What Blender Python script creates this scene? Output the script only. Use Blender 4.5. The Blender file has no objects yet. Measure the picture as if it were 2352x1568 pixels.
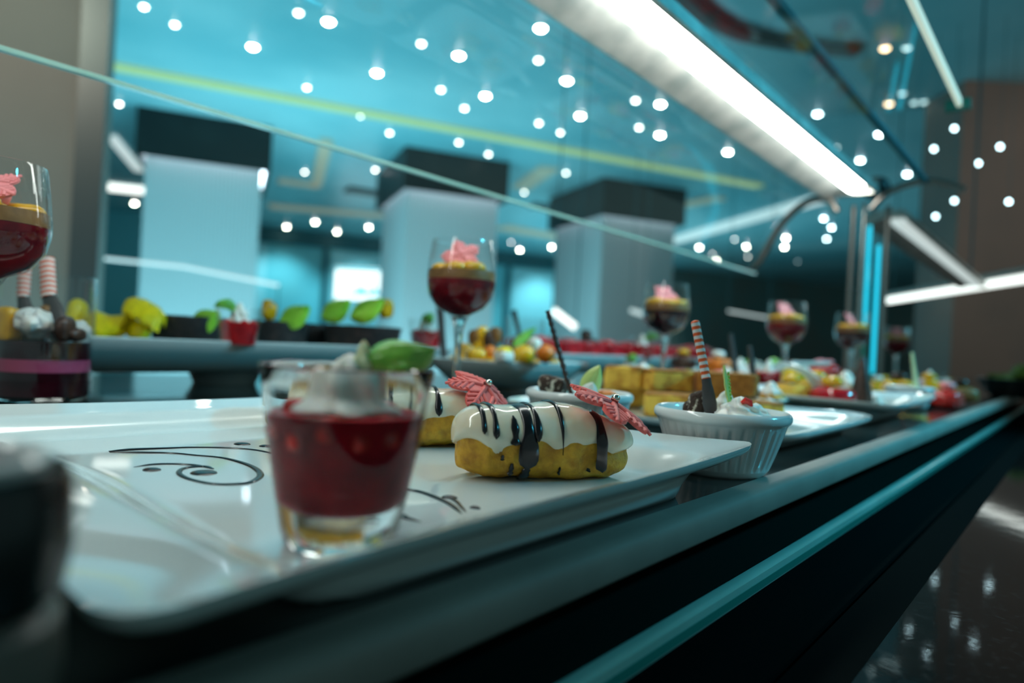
import bpy, math, random
from mathutils import Vector, Matrix, noise, Euler

random.seed(7)
sc = bpy.context.scene
COL = sc.collection

# ------------------------------------------------------------------ camera
# world: X runs along the buffet counter, Y points from the guest side to the staff side, Z is up
THETA = math.radians(39.96)
ROLL = math.radians(3.0)
CAM = Vector((0, 0, 1.026))
cd = bpy.data.cameras.new('camera')
cam = bpy.data.objects.new('camera', cd)
COL.objects.link(cam)
F = Vector((math.cos(THETA), math.sin(THETA), 0))
R0 = Vector((math.sin(THETA), -math.cos(THETA), 0))
ZUP = Vector((0, 0, 1))
RR = R0 * math.cos(ROLL) + ZUP * math.sin(ROLL)
UU = ZUP * math.cos(ROLL) - R0 * math.sin(ROLL)
m4 = Matrix((RR, UU, -F)).transposed().to_4x4()
m4.translation = CAM
cam.matrix_world = m4
cd.lens = 24
cd.sensor_width = 36
cd.clip_start = 0.01
cd.clip_end = 100
cd.dof.use_dof = True
cd.dof.focus_distance = 0.37
cd.dof.aperture_fstop = 4.2
sc.camera = cam

# ------------------------------------------------------------------ world, exposure
sc.view_settings.view_transform = 'Standard'
sc.view_settings.look = 'None'
sc.view_settings.exposure = 0.18
sc.view_settings.gamma = 1.0
sc.view_settings.use_curve_mapping = False
w = bpy.data.worlds.new('world')
sc.world = w
w.use_nodes = True
w.node_tree.nodes['Background'].inputs[0].default_value = (0.105, 0.185, 0.185, 1)
w.node_tree.nodes['Background'].inputs[1].default_value = 1.0
cy = sc.cycles
cy.use_denoising = True
cy.caustics_reflective = False
cy.caustics_refractive = True
cy.sample_clamp_indirect = 4.0
cy.max_bounces = 12
cy.transparent_max_bounces = 24
cy.transmission_bounces = 10
cy.blur_glossy = 0.5

def area(name, loc, rot, size, size_y, power, color):
    l = bpy.data.lights.new(name, 'AREA')
    l.shape = 'RECTANGLE'
    l.size = size
    l.size_y = size_y
    l.energy = power
    l.color = color
    o = bpy.data.objects.new(name, l)
    o.location = loc
    o.rotation_euler = rot
    COL.objects.link(o)
    return o

# added fill lamps hidden low behind the counter wash the ceiling with teal light
area('ceiling_fill', (3.2, 4.8, 0.45), (math.pi, 0, 0), 5.0, 2.0, 140, (0.26, 0.74, 0.88))
area('ceiling_fill', (8.6, 5.0, 0.45), (math.pi, 0, 0), 3.0, 4.0, 85, (0.26, 0.74, 0.88))
area('ceiling_fill', (0.5, 2.6, 0.45), (math.pi, 0, 0), 2.5, 1.2, 30, (0.26, 0.74, 0.88))
# added cyan fill spot over the guest aisle, without a fixture
l = bpy.data.lights.new('aisle_cyan_fill', 'SPOT'); l.energy = 430; l.color = (0.06, 0.66, 0.95); l.spot_size = 0.60; l.spot_blend = 1.0; l.shadow_soft_size = 0.12
o = bpy.data.objects.new('aisle_cyan_fill', l); o.location = (2.2, -1.9, 2.70); COL.objects.link(o)
o.rotation_euler = (Vector((1.10, 0.3, 0.95)) - o.location).to_track_quat('-Z', 'Y').to_euler()
# added warm fill lamp that brightens the grey pillar
l = bpy.data.lights.new('pillar_fill', 'SPOT'); l.energy = 60; l.color = (1.0, 0.80, 0.62); l.spot_size = 1.9; l.spot_blend = 0.8; l.shadow_soft_size = 0.05
o = bpy.data.objects.new('pillar_fill', l); o.location = (-0.3, 1.6, 2.6); COL.objects.link(o)
o.rotation_euler = (Vector((0.3, 2.8, 1.5)) - o.location).to_track_quat('-Z', 'Y').to_euler()
l = bpy.data.lights.new('brown_wall_fill', 'SPOT'); l.energy = 45; l.color = (1.0, 0.80, 0.68); l.spot_size = 1.9; l.spot_blend = 0.9; l.shadow_soft_size = 0.05  # added warm fill lamp to bring out the brown wall
o = bpy.data.objects.new('brown_wall_fill', l); o.location = (3.9, -1.3, 2.6); COL.objects.link(o)
o.rotation_euler = (Vector((5.3, 0.1, 1.6)) - o.location).to_track_quat('-Z', 'Y').to_euler()
# wall washers in front of the far wall
WALLW = [(8.7, 8.5), (10.4, 7.6), (6.0, 9.9), (12.3, 6.6), (7.2, 9.2)]

# ------------------------------------------------------------------ materials
def mat(name, color=(0.8, 0.8, 0.8), rough=0.5, metal=0.0, emit=None, es=0.0, sss=0.0, sssr=(0.01, 0.004, 0.003), spec=0.5,
        coat=0.0, trans=0.0, ior=1.45, nscale=None, ncol=None, nlo=0.4, nhi=0.65, bump=0.0, bscale=200, ndetail=6):
    m = bpy.data.materials.new(name)
    m.use_nodes = True
    nt = m.node_tree
    b = nt.nodes['Principled BSDF']
    b.inputs['Base Color'].default_value = (*color, 1)
    b.inputs['Roughness'].default_value = rough
    b.inputs['Metallic'].default_value = metal
    b.inputs['Specular IOR Level'].default_value = spec
    b.inputs['Coat Weight'].default_value = coat
    b.inputs['Coat Roughness'].default_value = 0.05
    b.inputs['Transmission Weight'].default_value = trans
    b.inputs['IOR'].default_value = ior
    if sss:
        b.inputs['Subsurface Weight'].default_value = sss
        b.inputs['Subsurface Radius'].default_value = sssr
        b.inputs['Subsurface Scale'].default_value = 1.0
    if emit:
        b.inputs['Emission Color'].default_value = (*emit, 1)
        b.inputs['Emission Strength'].default_value = es
    if nscale or bump:
        tc = nt.nodes.new('ShaderNodeTexCoord')
    if nscale:
        n = nt.nodes.new('ShaderNodeTexNoise')
        n.inputs['Scale'].default_value = nscale
        n.inputs['Detail'].default_value = ndetail
        nt.links.new(tc.outputs['Object'], n.inputs['Vector'])
        cr = nt.nodes.new('ShaderNodeValToRGB')
        cr.color_ramp.elements[0].position = nlo
        cr.color_ramp.elements[1].position = nhi
        cr.color_ramp.elements[0].color = (*color, 1)
        cr.color_ramp.elements[1].color = (*ncol, 1)
        nt.links.new(n.outputs['Fac'], cr.inputs['Fac'])
        nt.links.new(cr.outputs['Color'], b.inputs['Base Color'])
    if bump:
        n2 = nt.nodes.new('ShaderNodeTexNoise')
        n2.inputs['Scale'].default_value = bscale
        n2.inputs['Detail'].default_value = 5
        nt.links.new(tc.outputs['Object'], n2.inputs['Vector'])
        bp = nt.nodes.new('ShaderNodeBump')
        bp.inputs['Strength'].default_value = bump
        bp.inputs['Distance'].default_value = 0.002
        nt.links.new(n2.outputs['Fac'], bp.inputs['Height'])
        nt.links.new(bp.outputs['Normal'], b.inputs['Normal'])
    return m

def thin_glass(name, tint=(0.95, 0.98, 0.98), base=0.04, edge=0.85, power=4.0, rough=0.02, gtint=(1, 1, 1)):
    m = bpy.data.materials.new(name)
    m.use_nodes = True
    nt = m.node_tree
    nt.nodes.clear()
    out = nt.nodes.new('ShaderNodeOutputMaterial')
    tr = nt.nodes.new('ShaderNodeBsdfTransparent')
    tr.inputs[0].default_value = (*tint, 1)
    gl = nt.nodes.new('ShaderNodeBsdfGlossy')
    gl.inputs['Color'].default_value = (*gtint, 1)
    gl.inputs['Roughness'].default_value = rough
    lw = nt.nodes.new('ShaderNodeLayerWeight')
    lw.inputs[0].default_value = 0.5
    pw = nt.nodes.new('ShaderNodeMath'); pw.operation = 'POWER'
    pw.inputs[1].default_value = power
    ma = nt.nodes.new('ShaderNodeMath'); ma.operation = 'MULTIPLY_ADD'
    ma.inputs[1].default_value = edge - base
    ma.inputs[2].default_value = base
    mx = nt.nodes.new('ShaderNodeMixShader')
    L = nt.links.new
    L(lw.outputs['Facing'], pw.inputs[0]); L(pw.outputs[0], ma.inputs[0]); L(ma.outputs[0], mx.inputs[0])
    L(tr.outputs[0], mx.inputs[1]); L(gl.outputs[0], mx.inputs[2]); L(mx.outputs[0], out.inputs[0])
    return m

M = {}
M['porcelain'] = mat('white porcelain', (0.64, 0.71, 0.70), 0.045, coat=0.3)
M['stone_white'] = mat('white stoneware', (0.72, 0.74, 0.73), 0.15, coat=0.3)
M['deck'] = mat('dark polished deck', (0.012, 0.020, 0.020), 0.10, nscale=30, ncol=(0.018, 0.028, 0.027), spec=0.6)
M['deck_rim'] = mat('grey deck rim', (0.26, 0.235, 0.205), 0.5, spec=0.3, nscale=25, ncol=(0.30, 0.27, 0.235))
M['ledge_glass'] = mat('dark tinted glass', (0.008, 0.018, 0.016), 0.05, spec=0.5)
M['glass_edge'] = mat('teal glass edge', (0.30, 0.54, 0.48), 0.15, coat=0.3, nscale=14, ncol=(0.36, 0.60, 0.54), sss=0.3)
M['glass_edge_core'] = mat('deep teal glass edge', (0.03, 0.24, 0.20), 0.12, coat=0.4)
M['stone_matt'] = mat('black honed stone', (0.005, 0.007, 0.007), 1.0, spec=0.0)
M['soffit_glow'] = mat('lit hood soffit', (0.8, 0.9, 0.95), 0.5, emit=(0.70, 0.88, 1.0), es=8.0)
M['edge_glow'] = mat('glowing pale glass edge', (0.6, 0.7, 0.6), 0.3, emit=(0.55, 0.62, 0.50), es=0.7)  # emission stands for tube light caught in the pane edge
M['granite'] = mat('black polished stone', (0.007, 0.008, 0.008), 0.05, spec=0.35, nscale=240, ncol=(0.022, 0.024, 0.024), nlo=0.55, nhi=0.75, bump=0.03, bscale=60)
M['groove'] = mat('black groove', (0.001, 0.001, 0.001), 0.6)
M['steel'] = mat('brushed steel', (0.50, 0.48, 0.44), 0.28, metal=1.0, nscale=22, ncol=(0.30, 0.31, 0.30), nlo=0.35, nhi=0.7)
M['band_metal'] = mat('dull metal band', (0.10, 0.125, 0.13), 0.4, metal=0.7)
M['steel_wing'] = mat('brushed aluminium reflector', (0.62, 0.60, 0.56), 0.42, metal=0.55, nscale=18, ncol=(0.36, 0.38, 0.36), nlo=0.38, nhi=0.66)
M['steel_dark'] = mat('dark steel', (0.22, 0.19, 0.17), 0.35, metal=0.9)
M['led'] = mat('lit diffuser', (0.9, 0.9, 0.9), 0.4, emit=(0.93, 1.0, 0.95), es=14.5)
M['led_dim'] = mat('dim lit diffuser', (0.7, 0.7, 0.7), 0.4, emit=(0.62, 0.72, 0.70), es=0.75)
M['led_far'] = mat('white lit diffuser', (0.9, 0.9, 0.9), 0.4, emit=(0.95, 1.0, 0.93), es=1.6)
M['cyan_edge'] = mat('cyan glowing glass edge', (0.0, 0.3, 0.4), 0.2, emit=(0.02, 0.62, 0.85), es=0.95)  # cyan glow given to the glass edge by emission
M['pane'] = thin_glass('clear guard glass', (0.93, 0.985, 0.985), 0.035, 0.6, 4.0, 0.03)
M['glassware'] = thin_glass('clear glassware', (0.985, 0.99, 0.99), 0.03, 0.75, 3.2, 0.02)
M['thick_glass'] = mat('thick clear glass', (0.97, 0.985, 0.98), 0.01, trans=1.0, ior=1.45)
M['ceiling'] = mat('teal painted ceiling', (0.22, 0.50, 0.55), 0.35, nscale=0.6, ncol=(0.42, 0.66, 0.69), nlo=0.40, nhi=0.62, ndetail=4)  # paler mottling paints in reflections that lie on the guard glass
M['wall'] = mat('teal wall', (0.12, 0.50, 0.58), 0.6, nscale=0.8, ncol=(0.16, 0.54, 0.60))
M['wall_dark'] = mat('dark teal wall', (0.015, 0.11, 0.13), 0.6)
M['wall_night'] = mat('dark panelled wall', (0.10, 0.17, 0.16), 0.6, nscale=1.5, ncol=(0.14, 0.15, 0.13))
M['panel'] = mat('pale teal wall panel', (0.30, 0.66, 0.72), 0.5)
M['brown_wall'] = mat('brown wall', (0.16, 0.125, 0.105), 0.6, nscale=1.2, ncol=(0.11, 0.10, 0.09))
M['beige_wall'] = mat('warm grey pillar', (0.225, 0.215, 0.185), 0.6, nscale=2, ncol=(0.20, 0.19, 0.165))
M['floor'] = mat('dark tiled floor', (0.05, 0.09, 0.09), 0.2)
M['column'] = mat('white fluted column', (0.50, 0.50, 0.50), 0.4)
M['hood'] = mat('black lacquer hood', (0.006, 0.010, 0.010), 0.45, nscale=2.5, ncol=(0.012, 0.018, 0.017))
M['cove'] = mat('lit yellow green cove', (0.4, 0.45, 0.2), 0.5, emit=(0.36, 0.46, 0.22), es=0.6)
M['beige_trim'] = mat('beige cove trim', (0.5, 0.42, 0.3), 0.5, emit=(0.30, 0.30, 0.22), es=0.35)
M['brown_trim'] = mat('brown ceiling trim', (0.06, 0.05, 0.045), 0.5)
M['spot_w'] = mat('lit spotlight lens', (1, 1, 1), 0.4, emit=(1.0, 0.93, 0.78), es=60)
M['spot_m'] = mat('lit small spotlight lens', (1, 1, 1), 0.4, emit=(0.95, 0.90, 0.80), es=16)
M['spot_d'] = mat('faint spotlight lens', (1, 1, 1), 0.4, emit=(0.60, 0.80, 0.80), es=3)
M['spot_c'] = mat('cool spotlight lens', (1, 1, 1), 0.4, emit=(0.75, 0.97, 1.0), es=30)
M['spot_o'] = mat('amber spotlight lens', (1, 1, 1), 0.4, emit=(1.0, 0.62, 0.33), es=9)
M['tv'] = mat('lit screen', (1, 1, 1), 0.4, emit=(0.86, 1.0, 1.0), es=1.6)
M['tv_cyan'] = mat('cyan screen picture', (0, 0.5, 0.6), 0.4, emit=(0.05, 0.60, 0.72), es=0.9)
# food
M['choux'] = mat('golden choux pastry', (0.40, 0.17, 0.008), 0.6, nscale=130, ncol=(0.66, 0.33, 0.02), nlo=0.35, nhi=0.62, bump=0.75, bscale=330, sss=0.12)
M['icing'] = mat('glossy ivory icing', (0.78, 0.66, 0.47), 0.14, nscale=60, ncol=(0.82, 0.74, 0.60), sss=0.25, sssr=(0.004, 0.003, 0.002), coat=0.6)
M['choc_sauce'] = mat('dark chocolate sauce', (0.010, 0.006, 0.007), 0.22, coat=0.1)
M['choc'] = mat('dark chocolate', (0.035, 0.015, 0.010), 0.35, nscale=150, ncol=(0.07, 0.03, 0.018), bump=0.3)
M['choc_cup'] = mat('black chocolate tart shell', (0.014, 0.010, 0.010), 0.6, nscale=110, ncol=(0.045, 0.025, 0.022), nlo=0.5, nhi=0.7, bump=0.7)
M['fondant'] = mat('coral red fondant', (0.76, 0.115, 0.10), 0.5, nscale=300, ncol=(0.80, 0.14, 0.12), bump=0.12, bscale=600)
M['fondant_pink'] = mat('pink fondant', (0.85, 0.27, 0.28), 0.5, bump=0.1, bscale=500)
M['pearl'] = mat('silver sugar pearl', (0.75, 0.70, 0.60), 0.15, metal=1.0)
M['jelly'] = mat('red fruit jelly', (0.50, 0.007, 0.018), 0.3, spec=0.05, nscale=70, ncol=(0.20, 0.003, 0.012), nlo=0.35, nhi=0.65)
M['jelly_goblet'] = mat('deep red jelly', (0.24, 0.008, 0.012), 0.2, spec=0.2, nscale=55, ncol=(0.10, 0.003, 0.008), nlo=0.35, nhi=0.65)
M['spot_p'] = mat('cool glint bulb', (1, 1, 1), 0.4, emit=(0.62, 0.92, 1.0), es=11)
M['jelly_bright'] = mat('bright red jelly', (0.62, 0.010, 0.018), 0.12, sss=0.5, sssr=(0.012, 0.001, 0.001), nscale=60, ncol=(0.34, 0.004, 0.012), nlo=0.4, nhi=0.6, coat=0.5)
M['jelly_dark'] = mat('dark berry jelly', (0.035, 0.002, 0.006), 0.10, nscale=40, ncol=(0.012, 0.001, 0.003), coat=0.3)
M['pink_layer'] = mat('pink mousse layer', (0.42, 0.06, 0.14), 0.4, sss=0.2)
M['berry'] = mat('diced strawberry', (0.75, 0.035, 0.025), 0.2, coat=0.4, nscale=200, ncol=(0.6, 0.02, 0.02))
M['cream'] = mat('whipped cream', (0.82, 0.80, 0.74), 0.4, sss=0.4, sssr=(0.004, 0.003, 0.002))
M['cream_green'] = mat('pale pistachio cream', (0.62, 0.70, 0.42), 0.4, sss=0.3)
M['olive_mousse'] = mat('brown caramel mousse', (0.20, 0.085, 0.018), 0.45, nscale=120, ncol=(0.26, 0.12, 0.03))
M['mango'] = mat('yellow mango topping', (0.80, 0.42, 0.006), 0.25, nscale=80, ncol=(0.62, 0.30, 0.004), coat=0.3)
M['lemon'] = mat('bright yellow fruit', (0.98, 0.66, 0.004), 0.4, nscale=160, ncol=(0.86, 0.58, 0.005), bump=0.2)
M['orange'] = mat('orange fruit', (0.72, 0.17, 0.010), 0.3)
M['leaf'] = mat('green mint leaf', (0.10, 0.34, 0.035), 0.35, nscale=90, ncol=(0.17, 0.48, 0.05), sss=0.2, bump=0.3, bscale=250)
M['leaf_lime'] = mat('lime green leaf', (0.30, 0.58, 0.03), 0.35, nscale=70, ncol=(0.42, 0.72, 0.06), sss=0.2)
M['leaf_pale'] = mat('pale green chocolate leaf', (0.56, 0.68, 0.22), 0.35)
M['sponge'] = mat('yellow sponge cake', (0.46, 0.18, 0.012), 0.8, nscale=75, ncol=(0.82, 0.47, 0.06), nlo=0.36, nhi=0.60, bump=0.9, bscale=380)
M['sponge_brown'] = mat('browned sponge crust', (0.33, 0.115, 0.010), 0.8, nscale=160, ncol=(0.45, 0.17, 0.02), bump=0.9, bscale=380)
M['crumble'] = mat('chocolate crumb', (0.04, 0.02, 0.012), 0.8, nscale=230, ncol=(0.62, 0.55, 0.44), nlo=0.56, nhi=0.66, bump=0.9, bscale=400)
M['spoon_stripe'] = mat('orange striped chocolate', (0.72, 0.10, 0.02), 0.4)
M['spoon_white'] = mat('white striped chocolate', (0.70, 0.68, 0.66), 0.35)
M['spoon_dark'] = mat('grey brown chocolate', (0.055, 0.05, 0.05), 0.4)
M['maroon'] = mat('maroon berry sauce', (0.05, 0.006, 0.016), 0.15)
M['black_ceramic'] = mat('black ceramic', (0.008, 0.013, 0.013), 0.25)
M['grey_stone'] = mat('grey stoneware', (0.15, 0.14, 0.12), 0.45)
M['green_salad'] = mat('dark green salad leaves', (0.06, 0.13, 0.015), 0.5, nscale=30, ncol=(0.15, 0.22, 0.02))

# ------------------------------------------------------------------ mesh helpers
class MB:
    def __init__(s):
        s.v = []; s.f = []; s.mi = []
    def add(s, vs, fs, mi=0):
        o = len(s.v)
        s.v += [tuple(v) for v in vs]
        s.f += [tuple(i + o for i in f) for f in fs]
        s.mi += [mi] * len(fs)
        return s
    def box(s, x0, x1, y0, y1, z0, z1, mi=0):
        vs = [(x, y, z) for z in (z0, z1) for y in (y0, y1) for x in (x0, x1)]
        return s.add(vs, [(0, 2, 3, 1), (4, 5, 7, 6), (0, 1, 5, 4), (2, 6, 7, 3), (0, 4, 6, 2), (1, 3, 7, 5)], mi)
    def obox(s, c, ax, ay, az, mi=0):
        c = Vector(c); ax = Vector(ax); ay = Vector(ay); az = Vector(az)
        vs = [c + ax * i + ay * j + az * k for k in (-1, 1) for j in (-1, 1) for i in (-1, 1)]
        return s.add(vs, [(0, 2, 3, 1), (4, 5, 7, 6), (0, 1, 5, 4), (2, 6, 7, 3), (0, 4, 6, 2), (1, 3, 7, 5)], mi)
    def lathe(s, prof, seg=48, c=(0, 0, 0), mi=0, mod=None):
        vs = []; fs = []; n = len(prof)
        for i in range(seg):
            a = 2 * math.pi * i / seg
            for j, (r, z) in enumerate(prof):
                if mod: r, z = mod(a, r, z, j)
                vs.append((c[0] + r * math.cos(a), c[1] + r * math.sin(a), c[2] + z))
        for i in range(seg):
            k = (i + 1) % seg
            for j in range(n - 1):
                if prof[j][0] < 1e-6 and prof[j + 1][0] < 1e-6: continue
                fs.append((i * n + j, k * n + j, k * n + j + 1, i * n + j + 1))
        return s.add(vs, fs, mi)
    def tube(s, pts, rad, seg=10, mi=0, flat=1.0, up=(0, 0, 1), caps=True):
        pts = [Vector(p) for p in pts]
        n = len(pts)
        if not isinstance(rad, (list, tuple)): rad = [rad] * n
        vs = []; fs = []
        for i, p in enumerate(pts):
            t = (pts[min(i + 1, n - 1)] - pts[max(i - 1, 0)]).normalized()
            u = Vector(up) - t * Vector(up).dot(t)
            if u.length < 1e-5: u = Vector((1, 0, 0)) - t * t.x
            u.normalize(); b = t.cross(u)
            for k in range(seg):
                a = 2 * math.pi * k / seg
                vs.append(p + b * (rad[i] * math.cos(a)) + u * (rad[i] * flat * math.sin(a)))
        for i in range(n - 1):
            for k in range(seg):
                l = (k + 1) % seg
                fs.append((i * seg + k, i * seg + l, (i + 1) * seg + l, (i + 1) * seg + k))
        if caps:
            fs.append(tuple(range(seg - 1, -1, -1)))
            fs.append(tuple((n - 1) * seg + k for k in range(seg)))
        return s.add(vs, fs, mi)
    def sup(s, c, dims, e1=1.0, e2=1.0, rz=0.0, amp=0.0, fr=100.0, seed=0, nu=28, nv=18, rot=None, mi=0, base=False):
        # superellipsoid with noise; with base=True c is the middle of its underside
        c = Vector(c); a, b, h = dims
        if base: c = c + Vector((0, 0, h))
        Rm = (rot or Euler((0, 0, rz))).to_matrix()
        sp = lambda x, e: math.copysign(abs(x) ** e, x)
        vs = []; fs = []
        for j in range(nv + 1):
            ph = -math.pi / 2 + math.pi * j / nv
            for i in range(nu):
                t = 2 * math.pi * i / nu
                p = Vector((a * sp(math.cos(ph), e1) * sp(math.cos(t), e2), b * sp(math.cos(ph), e1) * sp(math.sin(t), e2), h * sp(math.sin(ph), e1)))
                if amp:
                    q = noise.noise(p * fr + Vector((seed * 3.1, seed * 1.7, seed)))
                    d = p.normalized() if p.length > 0 else ZUP
                    p = p + d * (amp * q)
                    if base: p.z = max(p.z, -h)
                vs.append(c + Rm @ p)
        for j in range(nv):
            for i in range(nu):
                k = (i + 1) % nu
                fs.append((j * nu + i, j * nu + k, (j + 1) * nu + k, (j + 1) * nu + i))
        return s.add(vs, fs, mi)
    def grid(s, fn, nu, nv, mi=0, close_u=False):
        vs = [fn(i / nu, j / nv) for j in range(nv + 1) for i in range(nu + (0 if close_u else 1))]
        w = nu if close_u else nu + 1
        fs = []
        for j in range(nv):
            for i in range(nu):
                k = (i + 1) % w if close_u else i + 1
                fs.append((j * w + i, j * w + k, (j + 1) * w + k, (j + 1) * w + i))
        return s.add(vs, fs, mi)
    def build(s, name, mats, parent=None, smooth=True, angle=38, loc=None):
        me = bpy.data.meshes.new(name)
        vs = s.v
        if loc is not None:
            L = Vector(loc); vs = [tuple(Vector(v) - L) for v in vs]
        me.from_pydata(vs, [], s.f)
        if not isinstance(mats, (list, tuple)): mats = [mats]
        for m in mats: me.materials.append(m)
        me.polygons.foreach_set('material_index', s.mi)
        if smooth:
            me.polygons.foreach_set('use_smooth', [True] * len(me.polygons))
            me.set_sharp_from_angle(angle=math.radians(angle))
        me.update()
        o = bpy.data.objects.new(name, me)
        COL.objects.link(o)
        if parent: o.parent = parent
        if loc is not None: o.location = loc
        return o

def tag(o, label=None, cat=None, group=None, kind=None):
    if label: o['label'] = label
    if cat: o['category'] = cat
    if group: o['group'] = group
    if kind: o['kind'] = kind
    return o

def empty(name, loc, label=None, cat=None, group=None, rz=0, scale=1.0):
    o = bpy.data.objects.new(name, None)
    o.empty_display_size = 0.01
    o.location = loc
    o.rotation_euler = (0, 0, rz)
    o.scale = (scale,) * 3
    COL.objects.link(o)
    return tag(o, label, cat, group)

CH = {}
def dup(root, loc, rz=0, label=None, group=None, scale=None, rot=None, skip=()):
    def cp(o, par):
        c = o.copy(); COL.objects.link(c); c.parent = par
        for ch in o.children:
            if ch.name.split('.')[0] in skip: continue
            cp(ch, c)
        return c
    r = cp(root, None)
    r.location = loc
    r.rotation_euler = rot or (0, 0, rz)
    if scale: r.scale = (scale,) * 3 if not isinstance(scale, tuple) else scale
    if label: r['label'] = label
    if group: r['group'] = group
    return r

def smooth(t):
    t = max(0.0, min(1.0, t)); return t * t * (3 - 2 * t)
def lerp(a, b, t): return a + (b - a) * t
def catmull(pts, n=8):
    out = []; P = [pts[0]] + list(pts) + [pts[-1]]
    for i in range(1, len(P) - 2):
        for k in range(n):
            t = k / n
            out.append(tuple(0.5 * ((2 * b) + (-a + c) * t + (2 * a - 5 * b + 4 * c - d) * t * t + (-a + 3 * b - 3 * c + d) * t ** 3)
                             for a, b, c, d in zip(P[i - 1], P[i], P[i + 1], P[i + 2])))
    out.append(tuple(pts[-1]))
    return out

DZ = 0.95            # top of the display deck
CEIL = 2.776
LAT = Vector((0.887, -0.462, 0)); DEP = Vector((0.462, 0.887, 0))   # the hall's own two directions

def P_(px, py, dist):
    # a point of the place given by its bearing and its distance ahead of the viewpoint
    return CAM + (F * 1568 + RR * (px - 1176) + UU * (784 - py)) * (dist / 1568)
# ------------------------------------------------------------------ the hall
def struct(o, label=None): return tag(o, label, None, None, 'structure')
struct(MB().box(-4, 26, -3.2, 26, CEIL, CEIL + 0.1).build('ceiling', M['ceiling'], smooth=False), 'teal ceiling dotted with small spotlights')
struct(MB().box(-4, 26, -3.2, 26, -0.05, 0.0).build('floor', M['floor'], smooth=False), 'dark floor of the hall')
FW = Vector((8.04, 9.95, 0))
def wallbox(p, q, th, z0, z1):
    p = Vector(p[:2] + (0,)) if len(p) == 2 else Vector((p[0], p[1], 0)); q = Vector((q[0], q[1], 0))
    d = (q - p) / 2; n = Vector((-d.y, d.x, 0)).normalized() * th / 2
    return MB().obox((p + q) / 2 + n + ZUP * (z0 + z1) / 2, d, n, ZUP * (z1 - z0) / 2)
struct(wallbox(FW - LAT * 14, FW + LAT * 6.05, 0.2, 0, CEIL).build('wall_back', M['wall'], smooth=False), 'far teal wall')
a = FW + LAT * 6.05
struct(wallbox(a - DEP * 0.3, a + LAT * 12 - DEP * 0.3, 0.2, 0, CEIL).build('wall_far', M['wall_night'], smooth=False), 'dark far end of the hall')
# dark frieze below the ceiling and pilaster joints on the far wall
struct(wallbox(FW - LAT * 3 - DEP * 0.05, FW + LAT * 6 - DEP * 0.05, 0.04, CEIL - 0.26, CEIL - 0.02).build('trim_1', M['wall_dark'], smooth=False), 'dark frieze under the ceiling of the far wall')
n = 2
for px in (-1.05, 2.45, 3.75, 5.2):
    c = FW + LAT * px - DEP * 0.05
    struct(wallbox(c, c + LAT * 0.09, 0.04, 0, CEIL - 0.26).build('trim_%d' % n, M['wall_dark'], smooth=False)); n += 1
for a0, a1 in ((-0.9, 0.6), (2.6, 3.6), (3.95, 5.0), (-3.4, -2.0)):
    c = FW + LAT * a0 - DEP * 0.03
    struct(wallbox(c, FW + LAT * a1 - DEP * 0.03, 0.02, 0, CEIL - 0.3).build('trim_%d' % n, M['panel'], smooth=False), 'pale teal panel on the far wall'); n += 1
for x, y in WALLW:
    l = bpy.data.lights.new('wall_washer', 'SPOT'); l.energy = 95; l.color = (0.45, 0.9, 1.0); l.spot_size = 1.5; l.spot_blend = 0.8; l.shadow_soft_size = 0.03
    o = bpy.data.objects.new('wall_washer', l); o.location = (x, y, CEIL - 0.03); o.rotation_euler = (DEP * 0.55 - ZUP).to_track_quat('-Z', 'Y').to_euler(); COL.objects.link(o)

# warm grey pillar at the left with its metal corner band
PC = Vector((0.93, 2.60, 0)) - LAT * 0.125
pm = MB(); pm.obox(PC - LAT * 1.7 + DEP * 0.3 + ZUP * CEIL / 2, LAT * 1.7, DEP * 0.3, ZUP * CEIL / 2)
struct(pm.build('wall_left', M['beige_wall'], smooth=False), 'warm grey pillar at the left edge')
struct(MB().obox(PC + LAT * 0.03 - DEP * 0.006 + ZUP * CEIL / 2, LAT * 0.042, DEP * 0.012, ZUP * CEIL / 2).build('trim_%d' % n, M['band_metal'], smooth=False), 'metal corner band of the grey pillar'); n += 1
# brown wall at the right
BP = Vector((4.95, 0.63, 0))
struct(MB().obox(BP + R0 * 2.0 + F * 0.2 + ZUP * CEIL / 2, R0 * 2.0, F * 0.2, ZUP * CEIL / 2).build('wall_right', M['brown_wall'], smooth=False), 'brown wall at the right edge')

# ceiling trims
def strip(p, q, wd, name, m, z=CEIL - 0.012, th=0.01):
    p = Vector((p[0], p[1], z)); q = Vector((q[0], q[1], z)); d = (q - p) / 2
    nn = Vector((-d.y, d.x, 0)).normalized() * wd / 2
    return MB().obox((p + q) / 2, d, nn, ZUP * th).build(name, m, smooth=False)
o = strip((1.7739,5.1702,2.7760), (7.0254,2.6473,2.7760), 0.13, 'cove_light', M['cove']); tag(o, 'long yellow-green cove light strip crossing the teal ceiling', 'light')
for p, q, wd in (((3.6060,5.3394,2.7760), (4.7251,7.1522,2.7760), 0.12), ((4.3214,7.3192,2.7760), (4.7330,7.1368,2.7760), 0.2), ((5.3740,4.1370,2.7760), (5.9366,4.9650,2.7760), 0.2), ((7.5398,3.8062,2.7760), (7.3507,3.2080,2.7760), 0.2)):
    struct(strip(p, q, wd, 'trim_%d' % n, M['beige_trim']), 'beige strip on the teal ceiling'); n += 1
for p, q, wd in (((5.0063,6.9494,2.7760), (5.4506,6.7509,2.7760), 0.3), ((6.7564,5.4625,2.7760), (7.0463,5.2284,2.7760), 0.3)):
    struct(strip(p, q, wd, 'trim_%d' % n, M['brown_trim']), 'dark strip on the teal ceiling'); n += 1
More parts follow.
